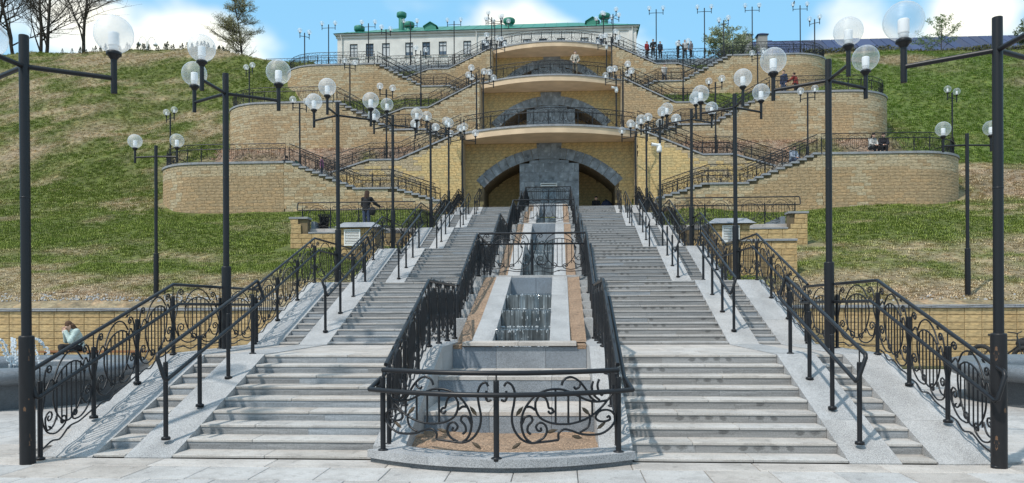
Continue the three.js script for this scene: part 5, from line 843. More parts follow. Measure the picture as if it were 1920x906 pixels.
// ----- viewing platforms half-way up, with vent blocks -----
for (const s of [-1, 1]) {
  const side = s < 0 ? 'left' : 'right', R = rng(70 + s), pf = thing('viewing_platform', 'stone viewing platform beside the stairs on the ' + side + ' half-way up', 'platform', P(0, .65, 0)), x0 = 5.24, x1 = 10.35;
  const bx = (n, a, b, y0, y1, d0, d1, m, bv = .006) => mesh(n, new Geo().box(s * a, s * b, y0, y1, -d0, -d1, bv).build(1, R() * 9, R() * 9), m, pf);
  bx('floor', x0, x1, 3.2, 4.32, 31.35, 34.9, mat.landing[1]); bx('wall_core', x0, x1, 2.6, 4.06, 31.03, 31.34, mat.mortar, 0); bx('wall_core', x1 - .36, x1 - .03, 2.6, 4.5, 31.03, 34.9, mat.mortar, 0);
  const wp = s < 0 ? [[-x1, 31], [-x0, 31]] : [[x0, 31], [x1, 31]];
  masonry(pf, wp, () => 3.0, (u) => { const x = s < 0 ? x1 - u : x0 + u; return x > x1 - .72 ? 4.68 : 4.08; }, { set: 'plain', tone: mat.low, seed: 520 + s, single: 120, ch: .2, bl: .5, depth: .03, y0: 3.08 });
  bx('cap_slab', x1 - .74, x1 + .05, 4.685, 4.77, 30.95, 31.5, mat.coping[0]); bx('pier', x1 - .7, x1 - .02, 3.0, 4.68, 31.04, 31.4, mat.mortar, 0);
  for (let i = 0; i < 5; i++) bx('cap_slab', lerp(x0, x1 - .75, i / 5), lerp(x0, x1 - .75, (i + 1) / 5) - .004, 4.085, 4.15, 30.95, 31.36, mat.coping[i % 3]);
  bx('kerb', x1 - .9, x1 - .74, 4.15, 4.62, 31.37, 34.9, mat.ashGrey[0]);
  railing('platform_railing', 'black scrollwork railing along the front of the ' + side + ' viewing platform', 'railings of the viewing platforms', s < 0 ? nodes([-10.05, 4.98, 31.6], [-5.3, 4.98, 31.6], 4) : nodes([5.3, 4.98, 31.6], [10.05, 4.98, 31.6], 4), { lod: 0, off: .08, low: .78, top: 1.1, loop: s < 0 ? [1, 0] : [0, 1], ext: s < 0 ? [.14, 0] : [0, .14] });
  const vb = thing('vent_block', 'square tan block pier with a white louvred vent on the ' + side + ' of the stairs', 'vent', P(0, .53, 0)), a0 = 6.1, a1 = 7.4, vp = s < 0 ? [[-a1, 28], [-a0, 28]] : [[a0, 28], [a1, 28]], vx = s < 0 ? -6.95 : 6.72;
  mesh('core', new Geo().box(s * a0, s * a1, 2.2, 4.12, -28.03, -29.3), mat.mortar, vb);
  masonry(vb, vp, () => 2.7, () => 4.1, { set: 'plain', tone: mat.low, seed: 530 + s, single: 60, ch: .2, bl: .5, depth: .03, y0: 2.7 });
  masonry(vb, s < 0 ? [[-a0, 28], [-a0, 29.3]] : [[a0, 29.3], [a0, 28]], () => 2.7, () => 4.1, { set: 'plain', tone: mat.low, seed: 540 + s, single: 60, ch: .2, bl: .5, depth: .03, y0: 2.7 });
  mesh('cap', new Geo().hexa([P(-1 * 0 + s * (s > 0 ? a0 - .2 : a1 + .2), 4.11, 29.5), P(s * (s > 0 ? a1 + .2 : a0 - .2), 4.11, 29.5), P(s * (s > 0 ? a1 - .1 : a0 + .1), 4.32, 29.2), P(s * (s > 0 ? a0 + .1 : a1 - .1), 4.32, 29.2), P(s * (s > 0 ? a0 - .2 : a1 + .2), 4.11, 27.8), P(s * (s > 0 ? a1 + .2 : a0 - .2), 4.11, 27.8), P(s * (s > 0 ? a1 - .1 : a0 + .1), 4.32, 28.1), P(s * (s > 0 ? a0 + .1 : a1 - .1), 4.32, 28.1)], .01), mat.coping[2], vb);
  const vf = mesh('vent', new Geo().box(vx - .30, vx + .30, 3.44, 3.48, -27.9, -27.98, .004).box(vx - .30, vx + .30, 4.0, 4.04, -27.9, -27.98, .004).box(vx - .30, vx - .26, 3.48, 4.0, -27.9, -27.98, .004).box(vx + .26, vx + .30, 3.48, 4.0, -27.9, -27.98, .004), mat.white, vb);
  for (let i = 0; i < 9; i++) { const y = 3.49 + i * .057; mesh('louvre', new Geo().hexa([P(vx - .26, y + .03, 27.965), P(vx + .26, y + .03, 27.965), P(vx + .26, y + .05, 27.965), P(vx - .26, y + .05, 27.965), P(vx - .26, y, 27.91), P(vx + .26, y, 27.91), P(vx + .26, y + .02, 27.91), P(vx - .26, y + .02, 27.91)]), mat.white, vf); }
  if (s > 0) { const w = thing('garden_wall', 'short tan block wall with grey cap below the right vent block', 'wall', P(0, .47, 0)), g0 = 6.3, g1 = 8.45; mesh('wall_core', new Geo().box(g0, g1, 2.0, 3.36, -26.03, -26.4), mat.mortar, w); masonry(w, [[g0, 26], [g1, 26]], () => 2.1, () => 3.36, { set: 'plain', tone: mat.low, seed: 533, single: 80, ch: .2, bl: .5, depth: .03, y0: 2.1 }); for (let i = 0; i < 3; i++) mesh('cap_slab', new Geo().box(lerp(g0, g1, i / 3), lerp(g0, g1, (i + 1) / 3) - .004, 3.365, 3.44, -25.93, -26.5, .008), mat.coping[i], w); }
}
{ const t = thing('litter_bin', 'black slatted litter bin on the left viewing platform', 'bin', P(-9.25, 4.97, 32.0)); const g = new Geo(); for (let i = 0; i < 16; i++) { const a = i / 16 * 6.283; g.tube([v3(.16 * Math.cos(a), .06, .16 * Math.sin(a)), v3(.2 * Math.cos(a), .56, .2 * Math.sin(a)), v3(.25 * Math.cos(a), .64, .25 * Math.sin(a))], .016, 4); } mesh('basket', g.lathe([[0, .06], [.15, .06], [.175, .55], [.16, .55], [.14, .1], [0, .1]], 0, 0, 14), ironFlat, t); mesh('rim', new Geo().tube(Array.from({ length: 18 }, (_, i) => v3(.25 * Math.cos(i / 18 * 6.283), .64, .25 * Math.sin(i / 18 * 6.283))), .015, 5, true), ironFlat, t); mesh('stand', new Geo().lathe([[0, 0], [.17, 0], [.17, .02], [.05, .03], [.05, .07], [0, .07]], 0, 0, 12), ironFlat, t); }
// ----- round fountains on the plaza, benches -----
for (const s of [-1, 1]) {
  const side = s < 0 ? 'left' : 'right', dk = M(.115, .13, .145, .45, gOpt), f = thing('round_fountain', 'round dark granite fountain basin with a rolled rim at the ' + side + ' edge', 'fountain', P(s < 0 ? -9.6 : 9.9, 0, 13.9));
  mesh('basin_wall', new Geo().lathe([[1.98, -.02], [1.98, .40], [2.02, .44]], 0, 0, 64), dk, f); mesh('rim', new Geo().lathe([[1.95, .43], [2.06, .41], [2.2, .44], [2.3, .52], [2.3, .62], [2.22, .69], [2.05, .70], [1.7, .66], [1.62, .56], [1.62, .2]], 0, 0, 64), M(.20, .225, .25, .4, gOpt), f); mesh('water_surface', new Geo().lathe([[1.64, .5], [0, .5]], 0, 0, 40), M(.05, .08, .09, .05, { specularIntensity: 1 }), f); mesh('floor', new Geo().lathe([[1.64, .2], [0, .2]], 0, 0, 32), dk, f);
  if (s < 0) { const j = new Geo(), R = rng(3); for (let k = 0; k < 10; k++) { const a = k / 10 * 6.283 + .25, c = Math.cos(a), q = Math.sin(a); for (let m = 0; m < 90; m++) { const t = R() * .62, v = 3.1, x = .06 + t * .95 + (R() - .5) * .04, y = .62 + v * t - 4.9 * t * t + (R() - .5) * .03, r = .004 + R() * .008; if (y < .5) continue; j.hexa([v3(-r, -r, -r), v3(r, -r, -r), v3(r, r * 1.6, -r), v3(-r, r * 1.6, -r), v3(-r, -r, r), v3(r, -r, r), v3(r, r * 1.6, r), v3(-r, r * 1.6, r)].map((p) => p.add(v3(c * x + (R() - .5) * .03, y, q * x)))); } } tag(mesh('water_jets', j, mat.foam, f), null, null, null, 'stuff'); for (let k = 0; k < 10; k++) { const a = k / 10 * 6.283 + .25; mesh('nozzle', new Geo().lathe([[.02, .4], [.02, .58], [.015, .62], [0, .62]], .06 * Math.cos(a), .06 * Math.sin(a), 8), mat.ashGrey[1], f); } }
  const b = thing('park_bench', 'wooden slat bench in front of the low block wall on the ' + side, 'bench', P(s < 0 ? -12.4 : 14.2, .06, 20.85)), R = rng(6); for (let i = 0; i < 5; i++) mesh('seat_slat', new Geo().box(-1.5, 1.5, .41, .45, -.24 + i * .1, -.155 + i * .1, .006).build(1, R(), R()), M(.30, .17, .085, .7, { map: rep(T.wood, .5) }), b); for (const x of [-1.25, 0, 1.25]) mesh('leg', new Geo().box(x - .03, x + .03, 0, .41, -.22, -.17, .004).box(x - .03, x + .03, 0, .41, .17, .22, .004).box(x - .03, x + .03, .37, .41, -.17, .17, .004), ironFlat, b);
}
// ----- bicycles -----
function bicycle(name, label, pos, turn, fat, col) {
  const t = thing(name, label, 'bicycle', pos, turn), r = fat ? .34 : .33, tw = fat ? .055 : .018, rub = M(.02, .02, .02, .8), st = M(.4, .4, .42, .3, { metalness: .8 }), fr = M(...col, .35);
  for (const x of [-.53, .53]) { const w = mesh('wheel', new Geo().tube(Array.from({ length: 28 }, (_, i) => v3(x + (r - .05) * Math.cos(i / 28 * 6.283), r + (r - .05) * Math.sin(i / 28 * 6.283), 0)), .012, 5, true), st, t); mesh('tyre', new Geo().tube(Array.from({ length: 28 }, (_, i) => v3(x + (r - tw * .8) * Math.cos(i / 28 * 6.283), r + (r - tw * .8) * Math.sin(i / 28 * 6.283), 0)), tw, 8, true), rub, w); const sp = new Geo(); for (let i = 0; i < 14; i++) { const a = i / 14 * 6.283; sp.tube([v3(x, r, (i % 2 - .5) * .04), v3(x + (r - .05) * Math.cos(a), r + (r - .05) * Math.sin(a), 0)], .003, 3); } mesh('spokes', sp.tube([v3(x, r, -.06), v3(x, r, .06)], .025, 8), st, w); }
  const hd = v3(.36, .82, 0), se = v3(-.16, .80, 0), bb = v3(-.08, .30, 0), F = new Geo(); F.tube([hd, se], .018, 8).tube([v3(.385, .70, 0), bb], .022, 8).tube([se, bb], .018, 8).tube([se, v3(-.53, r, .05)], .01, 6).tube([se, v3(-.53, r, -.05)], .01, 6).tube([bb, v3(-.53, r, .05)], .012, 6).tube([bb, v3(-.53, r, -.05)], .012, 6); mesh('frame', F, fr, t);
  mesh('fork', new Geo().tube([v3(.33, .92, 0), v3(.40, .66, 0)], .02, 8).tube([v3(.40, .66, .05), v3(.53, r, .06)], .014, 6).tube([v3(.40, .66, -.05), v3(.53, r, -.06)], .014, 6).tube([v3(.40, .66, -.06), v3(.40, .66, .06)], .016, 6), fr, t);
  mesh('handlebar', new Geo().tube([v3(.28, 1.02, -.31), v3(.33, 1.0, -.12), v3(.34, .98, 0), v3(.33, 1.0, .12), v3(.28, 1.02, .31)], .015, 6).tube([v3(.335, .9, 0), v3(.34, .98, 0)], .016, 6), rub, t); mesh('saddle', new Geo().hexa([v3(-.34, .90, -.07), v3(-.04, .91, -.02), v3(-.04, .95, -.018), v3(-.34, .96, -.07), v3(-.34, .90, .07), v3(-.04, .91, .02), v3(-.04, .95, .018), v3(-.34, .96, .07)], .015).tube([v3(-.19, .91, 0), v3(-.165, .80, 0)], .014, 6), rub, t); mesh('crank', new Geo().tube([v3(-.08, .30, -.04), v3(-.08, .30, .04)], .08, 14).tube([v3(-.08, .30, .07), v3(.04, .19, .07)], .012, 5).tube([v3(-.08, .30, -.07), v3(-.2, .41, -.07)], .012, 5).box(0, .09, .17, .19, .07, .15).box(-.25, -.16, .40, .42, -.15, -.07), st, t);
  return t;
}
bicycle('bicycle', 'dark bicycle leaning on the upper street railing before the white building', P(-14.2, 25.36, 75.15), 0, false, [.02, .02, .025]);
bicycle('fat_tyre_bicycle', 'black fat-tyre bicycle parked by the right bench', P(11.72, 0, 20.1), -1.0, true, [.02, .021, .022]);
{ const t = thing('backpack', 'black bag lying on the right bench behind the bicycle', 'bag', P(12.75, .52, 20.8)); mesh('body', new THREE.SphereGeometry(1, 16, 12).scale(.32, .17, .18).translate(0, .17, 0), M(.015, .016, .02, .8, { map: T.cloth }), t); mesh('strap', new Geo().tube([v3(-.2, .28, .08), v3(0, .42, .1), v3(.2, .28, .08)], .018, 5), M(.02, .02, .02, .8), t); }
{ const b = thing('perched_bird', 'dark bird perched on the left globe of a lamp on the upper street', 'bird', P(23.02, 30.58, 75.2)); mesh('body', new THREE.SphereGeometry(1, 14, 10).scale(.07, .085, .14).rotateX(-.5).translate(0, .1, 0), M(.02, .02, .024, .7), b); mesh('head', new THREE.SphereGeometry(.05, 10, 8).translate(0, .21, .08), M(.02, .02, .024, .7), b); mesh('tail', new Geo().hexa([v3(-.03, .0, -.28), v3(.03, .0, -.28), v3(.03, .02, -.28), v3(-.03, .02, -.28), v3(-.025, .07, -.1), v3(.025, .07, -.1), v3(.025, .1, -.1), v3(-.025, .1, -.1)]), M(.018, .018, .02, .7), b); mesh('beak', new Geo().tube([v3(0, .21, .12), v3(0, .2, .18)], (u) => .014 * (1 - u * .9), 5), M(.03, .028, .025, .6), b); }
for (const s of [-1, 1]) { const b = thing('stone_bench', 'low dark bench at the back of the lowest arch on the ' + (s < 0 ? 'left' : 'right'), 'bench', P(s * 2.9, TOP_H, 50.6)); mesh('seat', new Geo().box(-1.0, 1.0, .42, .5, -.22, .22, .01), M(.05, .045, .04, .7), b); for (const x of [-.8, .8]) mesh('leg', new Geo().box(x - .05, x + .05, 0, .42, -.18, .18, .006), mat.plinth, b); }

/* ================= PEOPLE ================= */
const sdCap = (px, py, pz, c) => { const [ax, ay, az, ra, bx, by, bz, rb] = c, dx = bx - ax, dy = by - ay, dz = bz - az, t = clamp(((px - ax) * dx + (py - ay) * dy + (pz - az) * dz) / (dx * dx + dy * dy + dz * dz || 1)); return Math.hypot(px - ax - dx * t, py - ay - dy * t, pz - az - dz * t) - lerp(ra, rb, t); };
function isoMesh(caps, cell, k = .03, grow = 0, cut = null) {       // smooth union of tapered capsules, meshed
  const lo = [1e9, 1e9, 1e9], hi = [-1e9, -1e9, -1e9]; for (const c of caps) for (const [x, y, z, r] of [c.slice(0, 4), c.slice(4)]) [x, y, z].forEach((v, i) => { lo[i] = Math.min(lo[i], v - r - grow - 3 * cell); hi[i] = Math.max(hi[i], v + r + grow + 3 * cell); });
  const span = Math.max(...hi.map((h, i) => h - lo[i])), N = Math.max(12, Math.ceil(span / cell) + 2), mc = new MarchingCubes(N, new THREE.MeshBasicMaterial(), false, false, 90000), mid = lo.map((l, i) => (l + hi[i]) / 2), half = N / 2, sc = span / 2 * 1.02;
  mc.isolation = 0; mc.field.fill(-1);
  for (let z = 0; z < N; z++) { const wz = (z - half) / half * sc + mid[2]; if (wz < lo[2] || wz > hi[2]) continue; for (let y = 0; y < N; y++) { const wy = (y - half) / half * sc + mid[1]; if (wy < lo[1] || wy > hi[1]) continue; for (let x = 0; x < N; x++) { const wx = (x - half) / half * sc + mid[0]; if (wx < lo[0] || wx > hi[0]) continue; let d = 1; for (const c of caps) { const e = sdCap(wx, wy, wz, c), h = clamp(.5 + .5 * (d - e) / k); d = lerp(d, e, h) - k * h * (1 - h); } d -= grow; if (cut) d = Math.max(d, cut(wx, wy, wz)); mc.field[x + y * N + z * N * N] = -d; } } }
  mc.update(); const n = mc.count, p = mc.positionArray.slice(0, n * 3), m = mc.normalArray.slice(0, n * 3), g = new Geo();
  for (let i = 0; i < n * 3; i += 3) g.p.push(p[i] * sc + mid[0], p[i + 1] * sc + mid[1], p[i + 2] * sc + mid[2]); for (let i = 0; i < n * 3; i += 3) { const l = Math.hypot(m[i], m[i + 1], m[i + 2]) || 1; g.n.push(m[i] / l, m[i + 1] / l, m[i + 2] / l); } return g;
}
const HEAD = isoMesh([[0, .03, -.005, .086, 0, .055, -.02, .09], [0, -.04, .03, .056, 0, -.085, .045, .03], [0, 0, .085, .012, 0, -.028, .103, .016], [-.04, .035, .07, .02, .04, .035, .07, .02], [-.085, .0, -.01, .016, -.09, .03, -.015, .02], [.085, .0, -.01, .016, .09, .03, -.015, .02], [-.02, -.062, .072, .012, .02, -.062, .072, .012], [0, -.08, -.01, .05, 0, -.15, -.02, .05]], .012, .02);
const HAND = isoMesh([[0, 0, 0, .026, 0, -.075, 0, .03], [-.018, -.04, 0, .022, .018, -.04, 0, .022], ...[[-.027, .062], [-.009, .072], [.01, .068], [.027, .052]].flatMap(([x, l]) => [[x, -.085, 0, .0095, x * 1.1, -.085 - l * .55, .008, .009], [x * 1.1, -.085 - l * .55, .008, .009, x * 1.1, -.085 - l, .026, .0075]]), [-.026, -.02, .01, .013, -.05, -.055, .022, .011], [-.05, -.055, .022, .011, -.05, -.085, .034, .009]], .007, .008);
function placeGeo(dst, src, m) { const v = v3(0, 0, 0), nm = new THREE.Matrix3().getNormalMatrix(m); for (let i = 0; i < src.p.length; i += 3) { v.set(src.p[i], src.p[i + 1], src.p[i + 2]).applyMatrix4(m); dst.p.push(v.x, v.y, v.z); v.set(src.n[i], src.n[i + 1], src.n[i + 2]).applyMatrix3(nm).normalize(); dst.n.push(v.x, v.y, v.z); } }
// joints per pose, facing +z: hips, chest, neck, head, and per side (left first) shoulder, elbow, wrist, hip, knee, ankle, toe
const POSES = {
  stand: { hips: [0, .95, 0], chest: [0, 1.28, 0], neck: [0, 1.47, 0], head: [0, 1.61, .02], arms: [[[-.18, 1.41, 0], [-.23, 1.14, -.02], [-.22, .90, .05]], [[.18, 1.41, 0], [.23, 1.14, -.02], [.22, .90, .05]]], legs: [[[-.09, .92, 0], [-.10, .50, .02], [-.10, .08, -.01], [-.12, .04, .14]], [[.09, .92, 0], [.11, .50, .02], [.12, .08, -.01], [.15, .04, .13]]] },
  walk: { hips: [0, .94, 0], chest: [0, 1.27, .03], neck: [0, 1.46, .05], head: [0, 1.59, .08], arms: [[[-.18, 1.40, .03], [-.23, 1.14, .12], [-.2, .96, .28]], [[.18, 1.40, .03], [.23, 1.14, -.12], [.22, .90, -.16]]], legs: [[[-.09, .92, 0], [-.10, .50, -.06], [-.10, .12, -.28], [-.11, .05, -.16]], [[.09, .92, 0], [.10, .52, .16], [.10, .08, .20], [.11, .04, .34]]] },
  rail: { hips: [0, .94, 0], chest: [0, 1.26, .07], neck: [0, 1.44, .12], head: [0, 1.57, .16], arms: [[[-.18, 1.38, .1], [-.26, 1.14, .16], [-.2, 1.06, .38]], [[.18, 1.38, .1], [.34, 1.18, .24], [.52, 1.08, .34]]], legs: [[[-.09, .92, 0], [-.10, .50, .03], [-.10, .08, -.02], [-.12, .04, .13]], [[.09, .92, 0], [.12, .50, .0], [.14, .08, -.06], [.16, .04, .08]]] },
  reach: { hips: [0, .94, 0], chest: [0, 1.26, .05], neck: [0, 1.45, .09], head: [0, 1.59, .12], arms: [[[-.18, 1.39, .07], [-.33, 1.18, .18], [-.46, 1.08, .36]], [[.18, 1.39, .07], [.22, 1.13, .08], [.17, .98, .28]]], legs: [[[-.09, .92, 0], [-.10, .50, .02], [-.11, .08, -.02], [-.13, .04, .13]], [[.09, .92, 0], [.10, .50, .02], [.11, .08, -.02], [.13, .04, .13]]] },
  pockets: { hips: [0, .95, 0], chest: [0, 1.28, 0], neck: [0, 1.47, 0], head: [0, 1.61, .02], arms: [[[-.19, 1.41, 0], [-.31, 1.16, -.06], [-.19, .98, .06]], [[.19, 1.41, 0], [.31, 1.16, -.06], [.19, .98, .06]]], legs: [[[-.09, .92, 0], [-.11, .50, .02], [-.12, .08, -.01], [-.15, .04, .13]], [[.09, .92, 0], [.11, .50, .02], [.12, .08, -.01], [.15, .04, .13]]] },
  sit: { hips: [0, .10, 0], chest: [0, .42, .06], neck: [0, .60, .12], head: [0, .72, .18], arms: [[[-.17, .54, .09], [-.22, .30, .2], [-.08, .22, .36]], [[.17, .54, .09], [.22, .30, .2], [.08, .22, .36]]], legs: [[[-.09, .09, .03], [-.11, .09, .44], [-.10, -.34, .42], [-.11, -.40, .56]], [[.09, .09, .03], [.11, .09, .44], [.10, -.34, .44], [.11, -.40, .58]]] },
  phone: { hips: [0, .10, 0], chest: [0, .41, .10], neck: [0, .57, .18], head: [0, .67, .26], arms: [[[-.17, .54, .12], [-.21, .28, .28], [-.055, .52, .36]], [[.17, .54, .12], [.21, .28, .28], [.055, .54, .36]]], legs: [[[-.09, .09, .03], [-.09, .12, .44], [-.08, -.34, .42], [-.09, -.40, .56]], [[.09, .09, .03], [.10, .13, .45], [.10, -.34, .5], [.11, -.40, .64]]] },
};
const skinM = M(.58, .36, .26, .6), poseCache = new Map();
function poseGeo(name) {
  if (poseCache.has(name)) return poseCache.get(name);
  const p = POSES[name], c = (a, ra, b, rb) => [...a, ra, ...b, rb], torso = [c(p.hips, .125, p.chest, .14), c(p.chest, .14, p.arms.map((a) => a[0]).reduce((s, q) => s.map((v, i) => v + q[i] / 2), [0, 0, 0]), .09), c(p.arms[0][0], .062, p.arms[1][0], .062), c([p.hips[0] - .06, p.hips[1], p.hips[2]], .105, [p.hips[0] + .06, p.hips[1], p.hips[2]], .105)], arms = p.arms.flatMap((a) => [c(a[0], .058, a[1], .046), c(a[1], .046, a[2], .032)]), legs = p.legs.flatMap((l) => [c(l[0], .092, l[1], .062), c(l[1], .062, l[2], .042)]), feet = p.legs.map((l) => c(l[2], .045, l[3], .038)), neck = c(p.neck, .054, p.head.map((v, i) => v + [0, -.06, -.015][i]), .052);
  const body = isoMesh([...torso.map((t) => t.map((v, i) => (i % 4 === 3 ? v * .86 : v))), ...arms.map((t) => t.map((v, i) => (i % 4 === 3 ? v * .8 : v))), ...legs.map((t) => t.map((v, i) => (i % 4 === 3 ? v * .82 : v))), neck], .022, .03);
  const tilt = Math.atan2(p.head[2] - p.neck[2], p.head[1] - p.neck[1]) - .12, hm = new THREE.Matrix4().makeRotationX(Math.max(0, tilt)).setPosition(...p.head); placeGeo(body, HEAD, hm);
  for (const s of [0, 1]) { const a = p.arms[s], d = v3(...a[2]).sub(v3(...a[1])).normalize(), q = new THREE.Quaternion().setFromUnitVectors(v3(0, -1, 0), d), m = new THREE.Matrix4().compose(v3(...a[2]), q, v3(s ? -1 : 1, 1, 1)); const f = new Geo(); placeGeo(f, HAND, m); if (s) for (let i = 0; i < f.p.length; i += 9) for (let k = 0; k < 3; k++) { [f.p[i + 3 + k], f.p[i + 6 + k]] = [f.p[i + 6 + k], f.p[i + 3 + k]]; [f.n[i + 3 + k], f.n[i + 6 + k]] = [f.n[i + 6 + k], f.n[i + 3 + k]]; } for (let i = 0; i < f.p.length; i++) { body.p.push(f.p[i]); body.n.push(f.n[i]); } }
  const jacket = isoMesh([...torso, ...arms, c(p.neck.map((v, i) => v + [0, -.02, 0][i]), .064, p.neck, .06)], .02, .03, .022), trousers = isoMesh([torso[3], ...legs], .02, .03, .014), shoes = isoMesh(feet, .014, .01, .012);
  const short = isoMesh([[0, .055, -.022, .099, 0, .075, -.03, .096]], .012, .02, 0, (x, y, z) => -(y - .03 - .62 * Math.max(0, z)) * 1 - (z < .0 ? .04 : 0)), long = isoMesh([[0, .055, -.022, .1, 0, .075, -.03, .096], [-.05, .0, -.07, .06, -.06, -.24, -.09, .05], [.05, .0, -.07, .06, .06, -.24, -.09, .05], [0, 0, -.09, .06, 0, -.28, -.11, .055]], .012, .02, 0, (x, y, z) => (z > .0 ? -(y - .03 - .6 * Math.max(0, z)) : -1));
  const hs = new Geo(), hl = new Geo(); placeGeo(hs, short, hm); placeGeo(hl, long, hm);
  const eyes = new Geo(); for (const s of [-1, 1]) { const e = new Geo().lathe([[0, -.009], [.009, 0], [0, .009]], s * .033, .083, 8, .018); placeGeo(eyes, e, hm); } const mouth = new Geo(); placeGeo(mouth, new Geo().box(-.022, .022, -.066, -.06, .08, .087), hm);
  const r = { body: body.build(), jacket: jacket.build(1.5), trousers: trousers.build(1.5), shoes: shoes.build(), short: hs.build(), long: hl.build(), eyes: eyes.build(), mouth: mouth.build(), head: p.head, hm }; poseCache.set(name, r); return r;
}
const clothM = new Map(), cl = (c) => { const k = c.join(); if (!clothM.has(k)) clothM.set(k, M(...c, .9, { map: rep(T.cloth, 2) })); return clothM.get(k); };
function person(label, X, h, D, turn, pose, c, o = {}) {
  const g = poseGeo(pose), t = thing('person', label, 'person', P(X, h, D), turn, o.group); t.scale.setScalar(o.scale || 1);
  mesh('body', g.body, skinM, t); mesh('jacket', g.jacket, cl(c.top), t); mesh('trousers', g.trousers, cl(c.legs || [.03, .035, .05]), t); mesh('shoes', g.shoes, cl(c.shoes || [.03, .03, .03]), t); mesh('hair', o.long ? g.long : g.short, cl(c.hair || [.03, .02, .015]), t); mesh('eyes', g.eyes, cl([.02, .015, .012]), t); mesh('mouth', g.mouth, cl([.3, .11, .09]), t);
  return t;
}
const black = [.014, .015, .019], jeans = [.06, .09, .16];
{ const w = person('person in a mint green jacket with long brown hair sitting on the left bench', -12.75, .515, 20.8, -.75, 'phone', { top: [.62, .76, .72], legs: black, hair: [.14, .075, .04] }, { long: true }); const sg = new Geo(); for (const s of [-1, 1]) sg.lathe([[0, -.012], [.036, 0], [0, .012]], s * .04, 0, 10, 0); const m = mesh('sunglasses', sg.box(-.09, .09, -.006, .006, -.01, .0), M(.01, .03, .03, .1), w); m.position.set(0, .78, .30); m.rotation.x = -.7; mesh('cup', new Geo().lathe([[0, 0], [.03, 0], [.038, .09], [0, .09]], 0, .40, 12, .5), mat.white, w); }
{ const w = person('person in a black jacket and purple scarf seen from behind on the left platform', -7.55, 4.98, 32.4, Math.PI - .1, 'reach', { top: black, legs: jeans, hair: [.06, .03, .02] }, { long: true, scale: .98 }); w.rotation.y = Math.PI - .15; mesh('scarf', new Geo().tube(Array.from({ length: 16 }, (_, i) => v3(.085 * Math.cos(i / 16 * 6.283), 1.45, .1 + .08 * Math.sin(i / 16 * 6.283))), .042, 7, true), cl([.16, .07, .32]), w); }
{ const b = thing('shoulder_bag', 'black shoulder bag hanging at the hip of the person on the left platform', 'bag', P(-7.28, 5.8, 32.35)); mesh('body', new THREE.SphereGeometry(1, 12, 10).scale(.15, .19, .09), cl(black), b); mesh('strap', new Geo().tube([v3(.02, .12, 0), v3(-.1, .42, .05), v3(-.25, .62, .0)], .014, 5), cl(black), b); }
{ const w = person('person in a pale beige jacket standing at the second balcony railing', 1.83, 18.8, 57.05, .12, 'pockets', { top: [.62, .56, .47], legs: [.27, .23, .16], hair: [.10, .075, .055] }); mesh('shirt', new Geo().hexa([v3(-.05, .98, .13), v3(.05, .98, .13), v3(.045, 1.4, .10), v3(-.045, 1.4, .10), v3(-.05, .98, .172), v3(.05, .98, .172), v3(.045, 1.4, .13), v3(-.045, 1.4, .13)], .01), cl(black), w); }
person('person dressed in black sitting low inside the right side of the lowest arch', 2.95, TOP_H + .5, 49.6, .1, 'sit', { top: black, legs: black });
{ const b = thing('rucksack', 'bulky dark blue rucksack inside the right side of the lowest arch', 'bag', P(3.62, TOP_H, 49.4)); mesh('body', new THREE.SphereGeometry(1, 18, 14).scale(.42, .56, .32).translate(0, .55, 0), cl([.02, .03, .07]), b); mesh('pocket', new THREE.SphereGeometry(1, 12, 10).scale(.24, .26, .14).translate(0, .42, .26), cl([.018, .025, .055]), b); mesh('strap', new Geo().tube([v3(-.2, .95, .1), v3(-.05, 1.16, .0), v3(.1, 1.08, -.1)], .03, 5), cl(black), b); }
person('person in a white jacket sitting on the right bastion of the lowest tier', 17.55, 10.17, 43.1, .3, 'sit', { top: [.68, .67, .64], legs: black }, { long: true });
person('person in a dark coat sitting on the right bastion of the lowest tier', 18.2, 10.19, 43.2, -.2, 'sit', { top: [.02, .02, .03], legs: black });
person('person in a dark blue jacket and jeans on the right bastion of the middle tier', 15.6, 15.69, 52.6, -.9, 'stand', { top: [.03, .045, .10], legs: jeans });
person('person in a red and grey top on the right bastion of the middle tier', 16.5, 15.69, 52.9, -2.4, 'rail', { top: [.30, .04, .03], legs: black });
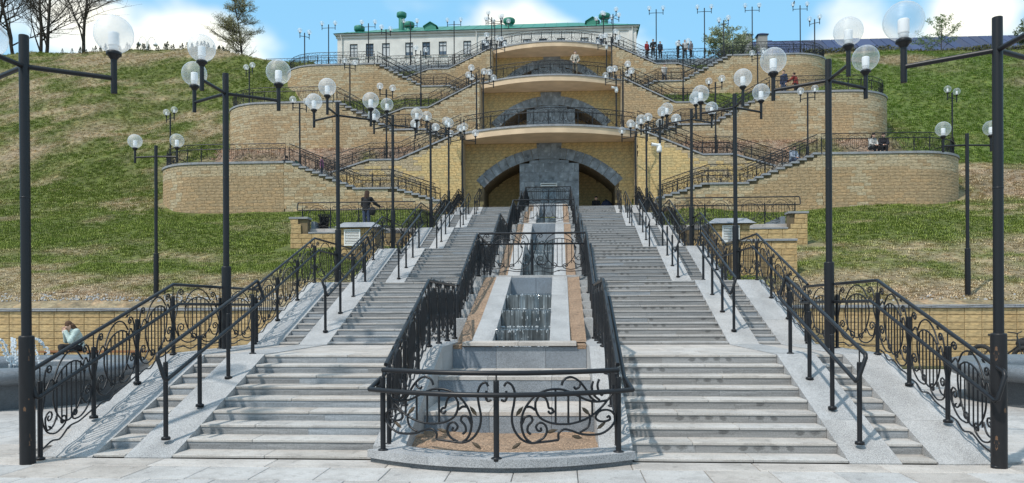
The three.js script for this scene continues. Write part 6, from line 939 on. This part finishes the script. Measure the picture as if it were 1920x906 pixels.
person('person in a red jacket on the upper street right of the white building', 9.0, 25.36, 74.2, .6, 'stand', { top: [.40, .02, .03], legs: [.06, .05, .04] }, { scale: .93 });
person('tall person in a long dark coat beside the red jacket on the upper street', 9.55, 25.36, 74.0, -.5, 'pockets', { top: [.02, .022, .03], legs: black }, { scale: 1 });
person('person in navy clothes standing by the lamp pole on the upper street', 10.25, 25.36, 74.3, .2, 'stand', { top: [.03, .04, .07], legs: black }, { scale: .93 });
person('person in a black hooded jacket left of the lamp globe on the upper street', 11.9, 25.36, 74.2, .8, 'rail', { top: black, legs: black }, { scale: .96 });
person('person in a white and black top behind the lamp globe on the upper street', 12.6, 25.36, 74.4, -.3, 'stand', { top: [.55, .56, .58], legs: black }, { scale: 1.0 });
person('person in grey clothes farthest right of the group on the upper street', 13.15, 25.36, 74.3, -1, 'stand', { top: [.16, .16, .19], legs: black }, { scale: .9 });
person('person in a white top on the right stair landing below the top tier', 9.3, 19.99, 64.4, .3, 'walk', { top: [.66, .62, .58], legs: [.06, .06, .07] });
person('person in black sitting at the head of the lower left stair', -14.75, 9.5, 42.9, -2.6, 'sit', { top: black, legs: black });
{ const b = thing('backpack', 'dark teal backpack at the head of the lower left stair', 'bag', P(-14.15, 9.3, 42.65)); mesh('body', new THREE.SphereGeometry(1, 16, 12).scale(.24, .36, .18).translate(0, .34, 0), cl([.02, .09, .085]), b); mesh('pocket', new THREE.SphereGeometry(1, 12, 10).scale(.16, .16, .09).translate(0, .24, .14), cl([.018, .07, .07]), b); mesh('strap', new Geo().tube([v3(-.1, .62, -.05), v3(-.05, .76, -.08), v3(.08, .66, -.06)], .02, 5), cl(black), b); }
person('child in a pinkish purple top on the lower left stair of the lowest tier', -12.9, 9.1, 43.4, -1.4, 'stand', { top: [.34, .13, .26], legs: jeans }, { scale: .72 });
person('person in a light blue top sitting on the lower right stair of the lowest tier', 13.4, 9.6, 43.3, .4, 'sit', { top: [.42, .50, .62], legs: jeans });

renderer.render(scene, camera);
